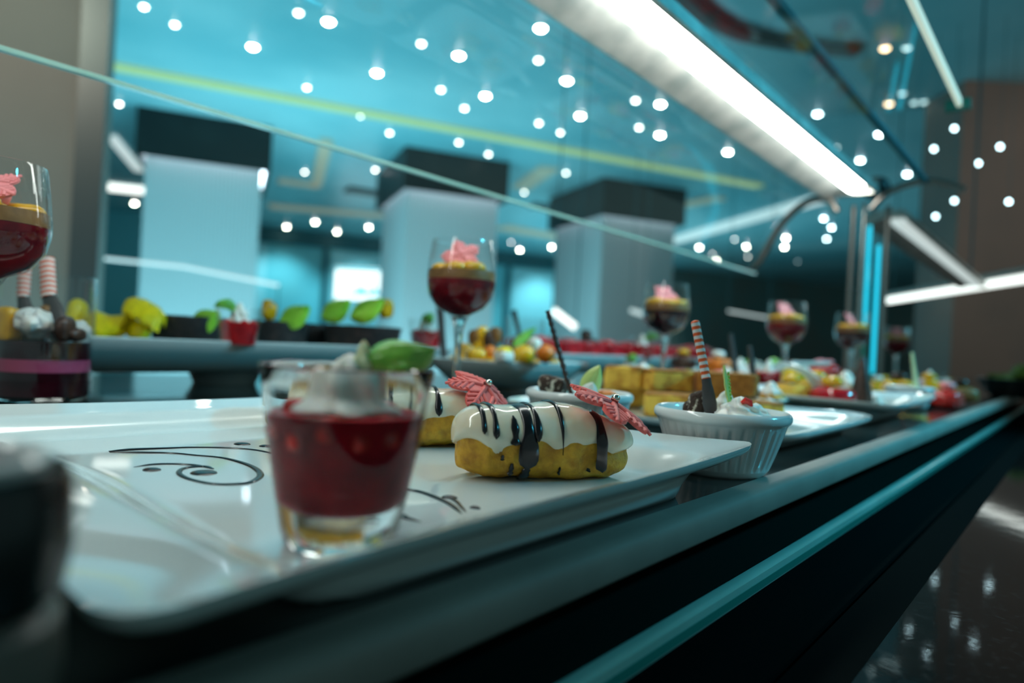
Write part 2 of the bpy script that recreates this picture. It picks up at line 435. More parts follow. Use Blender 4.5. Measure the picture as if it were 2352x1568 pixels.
for p, q, wd in (((5.1716,8.9531,2.7760), (6.4511,7.9147,2.7760), 0.32), ((7.8487,6.9228,2.7760), (9.2290,6.5904,2.7760), 0.4)):
    struct(strip(p, q, wd, 'trim_%d' % n, M['beige_trim']), 'pale strip on the far ceiling'); n += 1
pts = catmull([(2.9849,1.5668,2.7760), (3.3630,1.5549,2.7760), (3.7299,1.4125,2.7760), (4.1401,1.0565,2.7760)], 6)
struct(MB().tube([(p[0], p[1], CEIL - 0.02) for p in pts], 0.07, 8, flat=0.3).build('trim_%d' % n, M['brown_trim']), 'dark curved ceiling rib'); n += 1
o = strip((10.1017,5.2968,2.7760), (7.8264,2.2359,2.7760), 0.30, 'ceiling_light', M['led_dim']); tag(o, 'long pale ceiling light running towards the left arched tube', 'light')
o = strip((3.2452,9.9443,2.7760), (3.8081,9.6008,2.7760), 0.42, 'ceiling_light', M['led_far']); tag(o, 'short white ceiling light beside the grey pillar', 'light')
o = strip((2.4501,7.1253,2.7760), (3.2103,8.4226,2.7760), 0.10, 'ceiling_light', M['led_dim']); tag(o, 'short slanting grey light beside the first black hood', 'light')
def hung(pts, r, name, m, up_=True, flat=1.0):
    mb_ = MB().tube(pts, r, 8, flat=flat)
    o = mb_.build(name, m)
    for p in (pts[0], pts[-1]):
        q = Vector(p); e = Vector((q.x, q.y, CEIL if up_ else 0.0))
        MB().tube([q, e], 0.003, 6).build('hanger' if up_ else 'streak_post', M['wall_dark'], o)
    return o
rl = hung([(1.3442,4.0011,1.3519), (1.6782,3.7581,1.3379), (2.0690,3.4474,1.2702)], 0.014, 'reflected_streak', M['led_dim'], False, 0.6); tag(rl, 'thin pale reflected rail crossing in front of the first white column', 'streak')  # pale reflected line, modelled as a thin glowing bar
rl = hung([(2.8922,2.1535,1.2024), (2.9719,2.0585,1.1169)], 0.018, 'light_tube', M['led_far']); tag(rl, 'short white reflected glint slanting beside the goblet with brown stick', 'light')  # slanting glint is a reflected light, modelled as a glowing tube
rl = hung([(5.2572,3.0679,1.3556), (5.3322,2.9785,1.3234)], 0.018, 'light_tube', M['led_dim']); tag(rl, 'short pale light tube left of the second goblet', 'light')
rl = hung([(5.8073,2.4115,1.3928), (6.0376,2.1366,1.3503)], 0.009, 'light_tube', M['led_dim']); tag(rl, 'pale light tube left of the third goblet', 'light')

# white columns under black hoods
HW = 1.04; HD = 1.30
cols = [((2.224, 5.944), 'first', 'beside the grey pillar'), ((4.13, 4.86), 'second', 'in the middle of the row'), ((5.965, 3.874), 'third', 'nearest the post')]
for (x, y), nm, wh in cols:
    p = Vector((x, y, 0)); c = p + LAT * HW / 2 + DEP * HD / 2
    t = empty('column_hood', (c.x, c.y, CEIL), 'black square hood of the %s white column, %s' % (nm, wh), 'hood', 'black hoods around the columns')
    b = MB()
    h0, h1 = CEIL - 0.39, CEIL
    th = 0.03
    for sgn in (-1, 1):
        b.obox(c + DEP * sgn * (HD / 2 - th / 2) + ZUP * (h0 + h1) / 2, LAT * HW / 2, DEP * th / 2, ZUP * (h1 - h0) / 2)
        b.obox(c + LAT * sgn * (HW / 2 - th / 2) + ZUP * (h0 + h1) / 2, LAT * th / 2, DEP * (HD / 2 - th), ZUP * (h1 - h0) / 2)
    b.build('shroud', M['hood'], t, smooth=False, loc=(c.x, c.y, CEIL)).location = (0, 0, 0)
    b = MB(); b.obox(c + ZUP * (h0 + 0.10), LAT * (HW / 2 - th), DEP * (HD / 2 - th), ZUP * 0.01)
    b.build('soffit', M['soffit_glow'], t, smooth=False, loc=(c.x, c.y, CEIL)).location = (0, 0, 0)
    # column body, gently fluted
    cm = MB(); sx, sy = HW / 2 - 0.07, HD / 2 - 0.09
    ring = []
    N = 56
    for i in range(N): ring.append((-sx + 2 * sx * i / N, -sy))
    for i in range(N): ring.append((sx, -sy + 2 * sy * i / N))
    for i in range(N): ring.append((sx - 2 * sx * i / N, sy))
    for i in range(N): ring.append((-sx, sy - 2 * sy * i / N))
    vs = []
    for z in (0, h0 + 0.09):
        for k, (u, v) in enumerate(ring):
            f = 1 - 0.010 * (k % 2)
            q = c + LAT * (u * f) + DEP * (v * f); vs.append((q.x, q.y, z))
    L = len(ring)
    cm.add(vs, [(i, (i + 1) % L, L + (i + 1) % L, L + i) for i in range(L)] + [tuple(range(L, 2 * L))])
    struct(cm.build('column', M['column'], smooth=False), '%s white column under its black hood' % nm)

# lit screen on a bracket in front of the far wall
tvp = [Vector(p) for p in ((6.7003,9.4422,1.6018), (7.2611,8.7729,1.5903), (7.2448,8.7924,2.0754), (6.6748,9.4727,2.0861))]
tc = sum(tvp, Vector()) / 4
t = empty('wall_screen', tc, 'lit white rectangular screen on the far wall above the leaves', 'screen')
sw = (tvp[1] - tvp[0]).length / 2; sh = (tvp[2] - tvp[1]).length / 2 + 0.02
lx = (tvp[1] - tvp[0]); lx.z = 0; lx.normalize()
ny = Vector((-lx.y, lx.x, 0))
def fix(o): o.location = (0, 0, 0); return o
fix(MB().obox(tc + ny * 0.03, lx * (sw + 0.015), ny * 0.025, ZUP * (sh + 0.015)).build('bezel', M['wall_dark'], t, smooth=False, loc=tc))
fix(MB().obox(tc, lx * sw, ny * 0.004, ZUP * sh).build('display', M['tv'], t, smooth=False, loc=tc))
sk = MB()
for u0, u1, hh in ((-0.5, -0.1, 0.03), (-0.15, 0.1, 0.07), (0.05, 0.4, 0.04), (0.42, 0.5, 0.17), (0.46, 0.62, 0.06), (0.6, 0.9, 0.03)):
    sk.obox(tc - ny * 0.006 + lx * sw * (u0 + u1) / 2 + ZUP * (-sh + hh + 0.08), lx * sw * (u1 - u0) / 2, ny * 0.002, ZUP * hh)
sk.obox(tc - ny * 0.006 + ZUP * (sh - 0.03), lx * sw, ny * 0.002, ZUP * 0.02)
fix(sk.build('picture', M['tv_cyan'], t, smooth=False, loc=tc))

# ceiling spotlights
spots = dict(
 w=[(2.1571,4.0298),(2.2233,3.3308),(2.9577,3.0259),(2.8557,3.6899),(3.5612,3.3517),(2.9468,2.3805),(3.6411,2.6958),(4.2633,3.0114),(4.3500,2.3825),(4.9821,2.7179),(5.6974,2.4410),(4.0833,10.8235),(6.3685,10.4628),(6.2947,9.5116),(7.0685,10.0106),(7.0023,9.0518),(7.7424,9.5538),(9.9741,8.2826),(9.8559,7.4428),(10.6532,7.9198),(11.3211,5.8457),(10.7569,5.0232),(12.3960,5.4220),(10.9141,4.2820),(9.6001,3.3591),(10.2919,3.4484),(11.1516,3.7495)],
 m=[(1.5266,4.0572),(1.7281,4.1341),(2.0630,3.3801),(2.7095,3.0943),(2.7476,4.3429),(3.2993,3.5361),(3.6671,3.6612),(3.2758,2.6504),(4.2309,3.3850),(4.5168,3.3788),(4.1910,2.4924),(4.7226,2.7642),(6.6884,2.8491),(5.8483,3.1591),(3.3501,4.5114),(3.7789,4.6657),(4.2907,4.3320),(4.7068,4.3516),(4.5578,5.8328),(5.6197,4.1107),(6.1289,5.0696),(2.1171,6.0176),(4.2292,6.6404),(9.1326,7.7920),(11.5487,5.1389),(10.1498,4.1645),(12.0486,4.6858)],
 c=[(9.0014,2.5638),(9.6714,2.6493),(10.5671,2.9525),(5.0984,1.5309),(5.7955,1.2758),(6.4808,1.5678),(7.1588,1.3237),(9.1488,1.8860)],
 d=[(5.9894,1.6363),(4.9767,0.9721),(5.1920,0.9410),(5.2057,0.8874),(4.2589,0.8222),(12.9117,4.0926)],
 o=[(4.1837,1.6876),(4.2024,0.9193),(5.1353,1.0814)])
lab = dict(w=('bright white recessed spotlight in the teal ceiling', 'bright ceiling spotlights', 0.027),
           m=('softer cream recessed spotlight in the teal ceiling', 'softer ceiling spotlights', 0.018),
           c=('cool blue-white spotlight in the darker ceiling near the post', 'cool ceiling spotlights', 0.024),
           d=('faint teal-grey spotlight in the darker right ceiling', 'faint ceiling spotlights', 0.02),
           o=('amber ceiling spotlight right of the long overhead light', 'amber ceiling spotlights', 0.024),
           b=('white recessed spotlight above the guest aisle', 'guest aisle ceiling spotlights', 0.026))
proto = {}
SP = []
for k, lst in spots.items():
    lb, gr, r = lab[k]
    mm = M['spot_' + ('w' if k == 'b' else k)]
    for (x, y) in lst:
        if k not in proto:
            e = empty('ceiling_spotlight', (x, y, CEIL), lb, 'ceiling light', gr)
            if k != 'b': SP.append((k, e))
            MB().lathe([(0.0001, -0.020), (r * 0.6, -0.017), (r, -0.008), (r, 0)], 20).build('lens', mm, e)
            MB().lathe([(r, 0), (r, -0.009), (r + 0.014, -0.007), (r + 0.018, 0)], 20).build('bezel', M['panel'], e)
            proto[k] = e
        else:
            e = dup(proto[k], (x, y, CEIL))
            if k != 'b': SP.append((k, e))
# glints before the brown wall, put in as invented bulbs on cords
pn = None
for p, wh in (((4.1006,0.5558,2.2347), 'highest left one before the brown wall'), ((4.1522,0.6499,2.1558), 'just left of the brown wall edge'), ((4.1325,0.3619,2.1211), 'highest right one before the brown wall'), ((4.1853,0.4546,2.0628), 'middle one before the brown wall'),
              ((4.3481,0.5718,1.9126), 'beside the right arched tube'), ((4.5175,0.6810,1.8655), 'lowest one, above the dim light tube'), ((4.4148,0.3365,1.8991), 'low one near the right edge')):
    if pn is None:
        pn = e = empty('glint_bulb', p, '', 'pendant light', 'small added glint bulbs at the right')
        MB().sup((0, 0, 0), (0.009,) * 3, nu=16, nv=10).build('bulb', M['spot_p'], e)
        MB().tube([(0, 0, 0.012), (0, 0, 1.2)], 0.0012, 5).build('cord', M['wall_dark'], e)
    else: e = dup(pn, p)
    e.children[1].scale = (1, 1, (CEIL - p[2]) / 1.2)
    e['label'] = 'small cool white glint bulb, ' + wh
# every spotlight in view is named by what it stands nearest to
marks = [('the top of the grey pillar', (1.1313,3.3209,2.3178)), ('the left end of the cove strip', (1.1838,3.2583,2.1496)), ('the middle of the cove strip', (2.0014,2.2825,1.9864)), ('the right end of the cove strip', (2.9685,1.1283,1.7684)),
         ('the first black hood', (1.4156,2.9817,1.8428)), ('the second black hood', (2.1171,2.1445,1.7660)), ('the third black hood', (2.6401,1.5203,1.6554)), ('the lit wall screen', (1.8631,2.4476,1.3429)),
         ('the upper left corner', (0.8796,3.6213,2.4122)), ('the middle of the top edge', (1.9110,2.3904,2.4772)), ('the upper end of the overhead light', (2.4032,1.8030,2.4790)), ('the middle of the overhead light', (2.8830,1.2304,2.1159)),
         ('the head of the post', (3.2775,0.7595,1.7266)), ('the left arched tube', (3.0508,1.0301,1.5165)), ('the clamp of the pale glass edge', (3.5195,0.4708,2.2157)), ('the upper pale glass edge', (3.3745,0.6438,2.5008)), ('the goblet behind the cake', (2.7246,1.4194,1.3366)), ('the largest goblet', (2.1427,2.1138,1.4424))]
def scr(p):
    q = Vector(p) - CAM; return Vector((q.dot(RR) / q.dot(F), q.dot(UU) / q.dot(F)))
adj = dict(w='bright white', m='soft cream', c='cool blue-white', d='faint teal-grey', o='amber')
near = {}
for k, e in SP:
    v_ = scr(e.location); i = min(range(len(marks)), key=lambda j: (scr(marks[j][1]) - v_).length)
    near.setdefault((k, i), []).append(((scr(marks[i][1]) - v_).length, e))
ordn = ['nearest to', 'second nearest to', 'third nearest to', 'fourth nearest to', 'fifth nearest to', 'sixth nearest to', 'seventh nearest to', 'eighth nearest to', 'ninth nearest to']
for (k, i), l_ in near.items():
    for j, (_, e) in enumerate(sorted(l_, key=lambda q: q[0])):
        e['label'] = '%s ceiling spotlight %s %s' % (adj[k], ordn[j], marks[i][0])

# ------------------------------------------------------------------ the buffet counter
X0, X1 = -0.9, 4.6
t = empty('display_counter', (0, 0.6, 0), 'long dark polished display deck with a rounded grey front rim', 'counter')
b = MB(); b.box(X0, X1, 0.150, 1.04, DZ - 0.016, DZ); fix(b.build('deck_top', M['deck'], t, smooth=False, loc=(0, 0.6, 0)))
# grey rim: rounded nose profile
prof = [(0.150, DZ), (0.141, DZ), (0.1375, DZ - 0.0008), (0.1355, DZ - 0.003), (0.135, DZ - 0.006), (0.1355, DZ - 0.014), (0.138, DZ - 0.0165), (0.150, DZ - 0.0165)]
def extr(prof, x0, x1, mb=None, mi=0):
    mb = mb or MB(); k = len(prof)
    vs = [(x0, y, z) for y, z in prof] + [(x1, y, z) for y, z in prof]
    mb.add(vs, [(i, (i + 1) % k, k + (i + 1) % k, k + i) for i in range(k)] + [tuple(range(k - 1, -1, -1)), tuple(range(k, 2 * k))], mi)
    return mb
fix(extr(prof, X0, X1).build('front_rim', M['deck_rim'], t, loc=(0, 0.6, 0), angle=60))
b = MB(); b.box(X0 + 0.05, X1 - 0.05, 0.265, 0.98, 0.0, DZ - 0.016); fix(b.build('cabinet_body', M['black_ceramic'], t, smooth=False, loc=(0, 0.6, 0)))
t = empty('glass_ledge', (0, 0.2, 0.90), 'dark glass ledge with a thick teal edge below the deck', 'ledge')
fix(MB().box(X0, X1, 0.131, 0.262, 0.901, 0.911).build('glass_sheet', M['ledge_glass'], t, smooth=False, loc=(0, 0.2, 0.9)))
prof = [(0.1325, 0.9112), (0.1275, 0.9112), (0.1262, 0.9102), (0.1262, 0.9065), (0.1325, 0.9065)]
o = fix(extr(prof, X0, X1).build('polished_edge', M['glass_edge'], t, loc=(0, 0.2, 0.9))); o['label'] = 'pale teal polished edge'
prof = [(0.1325, 0.9065), (0.1258, 0.9065), (0.1258, 0.9025), (0.1325, 0.9025)]
o = fix(extr(prof, X0, X1).build('edge_core', M['glass_edge_core'], t, loc=(0, 0.2, 0.9))); o['label'] = 'deep teal glass core'
prof = [(0.1325, 0.9025), (0.1262, 0.9025), (0.1268, 0.9008), (0.1325, 0.9005)]
fix(extr(prof, X0, X1).build('lower_edge', M['glass_edge'], t, loc=(0, 0.2, 0.9)))
t = empty('tray_slide', (0, 0, 0), 'black polished stone tray slide with a narrow groove', 'tray slide')
b = MB(); b.box(X0, X1, 0.099, 0.255, 0.86, 0.886); fix(b.build('inner_slab', M['stone_matt'], t, smooth=False, loc=(0, 0, 0)))
b = MB(); b.box(X0, X1, -0.34, 0.0715, 0.86, 0.886); fix(b.build('outer_slab', M['granite'], t, smooth=False, loc=(0, 0, 0)))
b = MB(); b.box(X0, X1, 0.0715, 0.0955, 0.86, 0.8858); fix(b.build('honed_strip', M['stone_matt'], t, smooth=False, loc=(0, 0, 0)))
b = MB(); b.box(X0, X1, 0.0955, 0.099, 0.86, 0.879); fix(b.build('groove', M['groove'], t, smooth=False, loc=(0, 0, 0)))
b = MB(); b.box(X0 + 0.05, X1 - 0.05, -0.30, 0.255, 0.0, 0.86); fix(b.build('front_panel', M['black_ceramic'], t, smooth=False, loc=(0, 0, 0)))

# overhead light, two sections of it
def batten(x0, x1, lb, mled, last):
    t = empty('overhead_light', (x0, 0.41, 1.40), lb, 'light', 'overhead lights above the buffet')
    L = (x0, 0.41, 1.40)
    pr = [(0.362, 1.402), (0.362, 1.412), (0.380, 1.428), (0.455, 1.428), (0.470, 1.412), (0.471, 1.389), (0.465, 1.387), (0.424, 1.408), (0.374, 1.408), (0.366, 1.392), (0.360, 1.394)]
    fix(extr(pr, x0, x1).build('housing', M['steel_wing'], t, loc=L, angle=20))
    pr = [(0.3785 + 0.021 - 0.020 * math.cos(a), 1.407 - 0.016 * math.sin(a)) for a in [math.pi * k / 10 for k in range(11)]]
    pr = [(y, z) for y, z in pr]
    m1 = x0 + (x1 - x0) * 0.68
    for a0, a1 in ((x0 + 0.01, 1.18), (1.186, x1 - 0.05)) if not last else ((x0 + 0.03, x1 - 0.03),):
        fix(extr(pr, a0, a1).build('lit_diffuser', mled, t, loc=L, angle=60))
    fix(MB().box(x1 - 0.012, x1, 0.362, 0.470, 1.396, 1.43).build('end_cap', M['steel'], t, smooth=False, loc=L))
batten(-0.9, 1.67, 'bright white light tube in a long steel channel over the platters', M['led'], False)
batten(2.02, 3.85, 'dim second light tube beyond the post, continuing the overhead line', M['led_dim'], True)
fix(MB().tube([(3.7, 0.41, 1.43), (3.7, 0.41, CEIL)], 0.004, 6).build('hanger', M['wall_dark'], bpy.data.objects['overhead_light.001'], loc=(2.02, 0.41, 1.40)))
t = empty('light_tube', (5.0409,1.0051,1.4260), 'bright thin white light tube over the far buffet at the right edge', 'light')
p0 = Vector((5.0409,1.0051,1.4260)); p1 = p0 + (Vector((3.8009,0.2195,1.4260)) - p0) * 1.5
MB().tube([(0, 0, 0), p1 - p0], 0.019, 10).build('tube', M['led_far'], t)
MB().tube([ZUP * 0.035, p1 - p0 + ZUP * 0.035], 0.02, 8).build('housing', M['steel_dark'], t)
for f_ in (0.03, 0.97): MB().tube([(p1 - p0) * f_ + ZUP * 0.05, (p1 - p0) * f_ + ZUP * (CEIL - p0.z)], 0.003, 6).build('hanger', M['wall_dark'], t)

# post, arched tubes and guard glass
t = empty('guard_post', (1.67, 0.42, DZ), 'steel post with arched tubes carrying the guard glass', 'post')
L = (1.67, 0.42, DZ)
PZ = DZ
for p, m_, r_, zt in (((1.7299,0.4267,1.2551), 'steel_dark', 0.006, 1.385), ((1.7674,0.4130,1.2593), 'steel', 0.005, 1.398), ((1.8261,0.3741,1.2652), 'steel_dark', 0.0065, 1.398)):
    fix(MB().tube([(p[0], p[1], PZ), (p[0], p[1], zt)], r_, 12).build('upright', M[m_], t, loc=L))
fix(MB().lathe([(0.0001, 0), (0.03, 0), (0.03, 0.004), (0.02, 0.008), (0.0001, 0.008)], 24, (1.67, 0.41, PZ)).build('base_plate', M['steel'], t, loc=L))
for p, z0, z1 in (((1.7774,0.4012,1.2601), PZ + 0.14, 1.345), ((1.7926,0.3830,1.2613), PZ + 0.045, 1.30)):
    o = fix(MB().box(p[0] - 0.003, p[0] + 0.003, p[1] - 0.004, p[1] + 0.004, z0, z1).build('glowing_glass_edge', M['cyan_edge'], t, smooth=False, loc=L)); o['label'] = 'cyan glowing vertical glass edge'
    fix(MB().box(p[0] - 0.003, p[0] + 0.003, p[1] - 0.005, p[1] + 0.005, PZ, z0).build('glass_edge_foot', M['glass_edge_core'], t, smooth=False, loc=L))
arch = catmull([(1.66, 0.445, 1.36), (1.66, 0.470, 1.392), (1.66, 0.52, 1.385), (1.66, 0.572, 1.335), (1.66, 0.612, 1.262), (1.66, 0.635, 1.235)], 6)
fix(MB().tube(arch, 0.0085, 10).build('arched_tube', M['steel_dark'], t, loc=L))
arch = catmull([(1.66, 0.375, 1.36), (1.66, 0.340, 1.395), (1.66, 0.28, 1.412), (1.66, 0.235, 1.402), (1.66, 0.20, 1.385)], 6)
fix(MB().tube(arch, 0.007, 10).build('arched_tube', M['steel_dark'], t, loc=L))
fix(MB().sup((1.70, 0.375, 1.415), (0.03, 0.03, 0.026)).build('bracket', M['hood'], t, loc=L))
# staff side curved pane
t = empty('guard_glass', (0.4, 0.5, 1.4), 'curved clear guard glass on the staff side, hanging from the overhead light', 'glass')
pr = catmull([(0.468, 1.400), (0.520, 1.393), (0.572, 1.345), (0.600, 1.290), (0.616, 1.222)], 6)
b = MB(); k = len(pr)
for off in (0.0, 0.006):
    vs = []
    for x in (-0.85, 1.64): vs += [(x, y + off * 0.8, z + off * 0.6) for y, z in pr]
    b.add(vs, [(i, i + 1, k + i + 1, k + i) for i in range(k - 1)])
fix(b.build('pane', M['pane'], t, loc=(0.4, 0.5, 1.4), angle=80))
b = MB(); b.box(-0.85, 1.64, 0.6155, 0.6215, 1.2195, 1.2230)
fix(b.build('pane_edge', M['glass_edge'], t, smooth=False, loc=(0.4, 0.5, 1.4)))
# guest side pane, nearly level
t = empty('guard_glass', (0.1, 0.25, 1.4), 'clear guard glass on the guest side with a pale bright edge', 'glass')
b = MB(); b.add([(-0.85, 0.150, 1.388), (1.12, 0.150, 1.388), (1.12, 0.366, 1.402), (-0.85, 0.366, 1.402)], [(0, 1, 2, 3)])
b.add([(-0.85, 0.150, 1.394), (1.12, 0.150, 1.394), (1.12, 0.366, 1.408), (-0.85, 0.366, 1.408)], [(0, 1, 2, 3)])
fix(b.build('pane', M['pane'], t, smooth=False, loc=(0.1, 0.25, 1.4)))
o = fix(MB().box(-0.85, 1.12, 0.1445, 0.150, 1.386, 1.396).build('pane_edge', M['edge_glow'], t, smooth=False, loc=(0.1, 0.25, 1.4))); o['label'] = 'pale bright glass edge'
fix(MB().tube([(-0.85, 0.273, 1.412), (1.66, 0.273, 1.412)], 0.007, 8).build('support_rail', M['wall_dark'], t, loc=(0.1, 0.25, 1.4)))
fix(MB().box(1.122, 1.136, 0.135, 0.165, 1.384, 1.398).build('clamp', M['glass_edge_core'], t, smooth=False, loc=(0.1, 0.25, 1.4)))

# ------------------------------------------------------------------ platters
def platter(name, x0, x1, y0, y1, lb, rim=0.024, ins=(0.03, 0.045, 0.05, 0.05), rc=0.035, lift=(0, 0, 0, 0), basin=0.008, N=72, wave=None, z0=DZ, m='porcelain'):
    cx, cyy = (x0 + x1) / 2, (y0 + y1) / 2; sx, sy = (x1 - x0) / 2, (y1 - y0) / 2
    def xy(u, v):
        x, y = u * sx, v * sy
        ax, ay = abs(x) - (sx - rc), abs(y) - (sy - rc)
        if ax > 0 and ay > 0:
            p, q = ax / rc, ay / rc
            p2, q2 = p * math.sqrt(1 - q * q / 2), q * math.sqrt(1 - p * p / 2)
            x = math.copysign(sx - rc + p2 * rc, x); y = math.copysign(sy - rc + q2 * rc, y)
        return x, y
    def top(u, v):
        x, y = xy(u, v)
        f = [1.0] * 4
        if wave: f = wave((x + sx) / (2 * sx), (y + sy) / (2 * sy))
        es = [(y + sy) / (ins[0] * f[0]), (sx - x) / (ins[1] * f[1]), (sy - y) / (ins[2] * f[2]), (x + sx) / (ins[3] * f[3])]
        # rounded inner corner: soft minimum
        k = 5.0
        e = -math.log(sum(math.exp(-k * min(q, 4)) for q in es)) / k + 0.0
        e = max(0.0, min(1.2, e + 0.02))
        h = (1 - 0.25 * e / 0.5) if e < 0.5 else 0.75 * (1 - smooth((e - 0.5) / 0.42))
        cu, cv = (u + 1) / 2, (v + 1) / 2
        L = lift[0] * ((1 - cu) * (1 - cv)) ** 5 + lift[1] * (cu * (1 - cv)) ** 5 + lift[2] * (cu * cv) ** 5 + lift[3] * ((1 - cu) * cv) ** 5
        return x, y, basin + (rim - basin) * h + L * h, h
    g = [[top(-1 + 2 * i / N, -1 + 2 * j / N) for i in range(N + 1)] for j in range(N + 1)]
    vs = [(p[0] + cx, p[1] + cyy, z0 + p[2]) for r in g for p in r]
    W1 = N + 1
    fs = [(j * W1 + i, j * W1 + i + 1, (j + 1) * W1 + i + 1, (j + 1) * W1 + i) for j in range(N) for i in range(N)]
    o = len(vs)
    for r in g:
        for x, y, z, h in r:
            s_ = 1 - 0.028 * h
            vs.append((x * s_ + cx, y * s_ + cyy, z0 + lerp(0.0, max(0.0, z - 0.0065), smooth(h * 4))))
    fs += [(o + j * W1 + i, o + (j + 1) * W1 + i, o + (j + 1) * W1 + i + 1, o + j * W1 + i + 1) for j in range(N) for i in range(N)]
    loop = [i for i in range(N)] + [j * W1 + N for j in range(N)] + [N * W1 + N - i for i in range(N)] + [(N - j) * W1 for j in range(N)]
    # rounded lip between top and underside
    rings = [loop]
    for t_, out in ((0.25, 0.0012), (0.5, 0.0016), (0.75, 0.0012)):
        base = len(vs); rr = []
        for k_ in loop:
            a, b_ = Vector(vs[k_]), Vector(vs[o + k_]); q = a.lerp(b_, t_)
            d = Vector((a.x - cx, a.y - cyy, 0)).normalized()
            vs.append(tuple(q + d * out)); rr.append(len(vs) - 1)
        rings.append(rr)
    rings.append([o + k_ for k_ in loop])
    Lp = len(loop)
    for a, b_ in zip(rings, rings[1:]):
        fs += [(a[i], b_[i], b_[(i + 1) % Lp], a[(i + 1) % Lp]) for i in range(Lp)]
    mb = MB(); mb.add(vs, fs)
    ob = mb.build(name, M[m], loc=(cx, cyy, z0), angle=70)
    return tag(ob, lb, 'plate', None)

# the big platter in front: S-shaped shoulder on its left
def wv(u, v):
    return [1.0, 1.0 + 0.3 * (1 - v), 1.0, 0.55 + 1.25 * smooth((0.95 - v) / 0.25) - 0.1 * math.sin(v * 9)]
platter('square_platter', 0.0505, 0.379, 0.1355, 0.475, 'large white square platter in front holding the eclairs and chocolate scrolls', rim=0.0235, ins=(0.024, 0.042, 0.044, 0.040), rc=0.014,
        lift=(-0.004, 0.004, 0.003, 0.004), N=110, wave=wv)
BZ = DZ + 0.0080

# chocolate scrolls piped on the platter
def scroll(name, paths, blobs, lb):
    mb = MB(); allp = [p for q in paths for p in q]
    c = (sum(p[0] for p in allp) / len(allp), sum(p[1] for p in allp) / len(allp), BZ)
    for pth in paths:
        pp = catmull([(p[0], p[1], p[2] if len(p) > 2 else 1.0) for p in pth], 6)
        n_ = len(pp)
        rad = [0.00105 * q[2] * (0.35 + 0.65 * smooth(min(i, n_ - 1 - i) / 5)) for i, q in enumerate(pp)]
        mb.tube([(q[0], q[1], BZ + 0.0002) for q in pp], rad, 8, flat=0.5)
    for (x, y), (ra, rb), rz in blobs:
        mb.sup((x, y, BZ), (ra, rb, 0.0011), 1, 1, rz, nu=16, nv=8)
    o = mb.build(name, M['choc_sauce'], loc=c)
    return tag(o, lb, 'chocolate decoration', 'chocolate scrolls on the white platter')
def P2(l): return (l[0][0], l[0][1])
scroll('chocolate_scroll', [
    [(0.1392,0.3852,1.6),(0.1509,0.3843,1.5),(0.1656,0.3802,1.1),(0.1777,0.3762,0.9),(0.1928,0.3652,1.0),(0.2012,0.3531,0.9),(0.2038,0.3381,0.9),(0.2032,0.3090,1),(0.1960,0.2794,0.9)],
    [(0.1386,0.3824,1.4),(0.1514,0.3728,1.2),(0.1622,0.3644,0.9),(0.1691,0.3523,0.8),(0.1759,0.3403,0.9),(0.1777,0.3258,1.1),(0.1766,0.3099,1.3),(0.1722,0.2947,1.5),(0.1659,0.2846,1.5),(0.1576,0.2780,1.3),(0.1499,0.2793,1.1),(0.1446,0.2842,1),(0.1420,0.2926,1),(0.1412,0.3033,1.1),(0.1432,0.3137,1.2),(0.1480,0.3215,1.1),(0.1537,0.3240,1),(0.1590,0.3218,1.1),(0.1597,0.3147,1.4)],
    [(0.1332,0.3380,0.5),(0.1424,0.3396,0.9),(0.1506,0.3355,0.9),(0.1561,0.3291,0.9),(0.1594,0.3215,1.1)]],
    [(P2([(0.1522,0.3086)]), (0.0058, 0.0062), 0.2), (P2([(0.1371,0.3277)]), (0.0038, 0.0042), 0.3),
     (P2([(0.2060,0.3734)]), (0.0040, 0.0050), 0.5), (P2([(0.2135,0.3597)]), (0.0034, 0.0045), 0.5)],
    'dark chocolate spiral scroll piped on the white platter left of the front shot glass')
scroll('chocolate_scroll', [
    [(0.2020,0.2471,1),(0.2037,0.2280,1.1),(0.2055,0.2192,1.2),(0.2027,0.2043,1.2),(0.1988,0.1933,1.1),(0.1932,0.1829,0.9)],
    [(0.2087,0.2066,1.2),(0.2057,0.1981,0.9),(0.2006,0.1901,0.7),(0.1961,0.1831,0.5)],
    [(0.1720,0.1980,1.5),(0.1719,0.1917,1.4),(0.1728,0.1840,1)]],
    [(P2([(0.2085,0.2048)]), (0.0022, 0.0036), 0.6), (P2([(0.2039,0.1857)]), (0.0016, 0.0024), 0.4), (P2([(0.1721,0.1948)]), (0.0030, 0.0036), 0.2)],
    'dark chocolate curl piped on the platter right of the front shot glass')

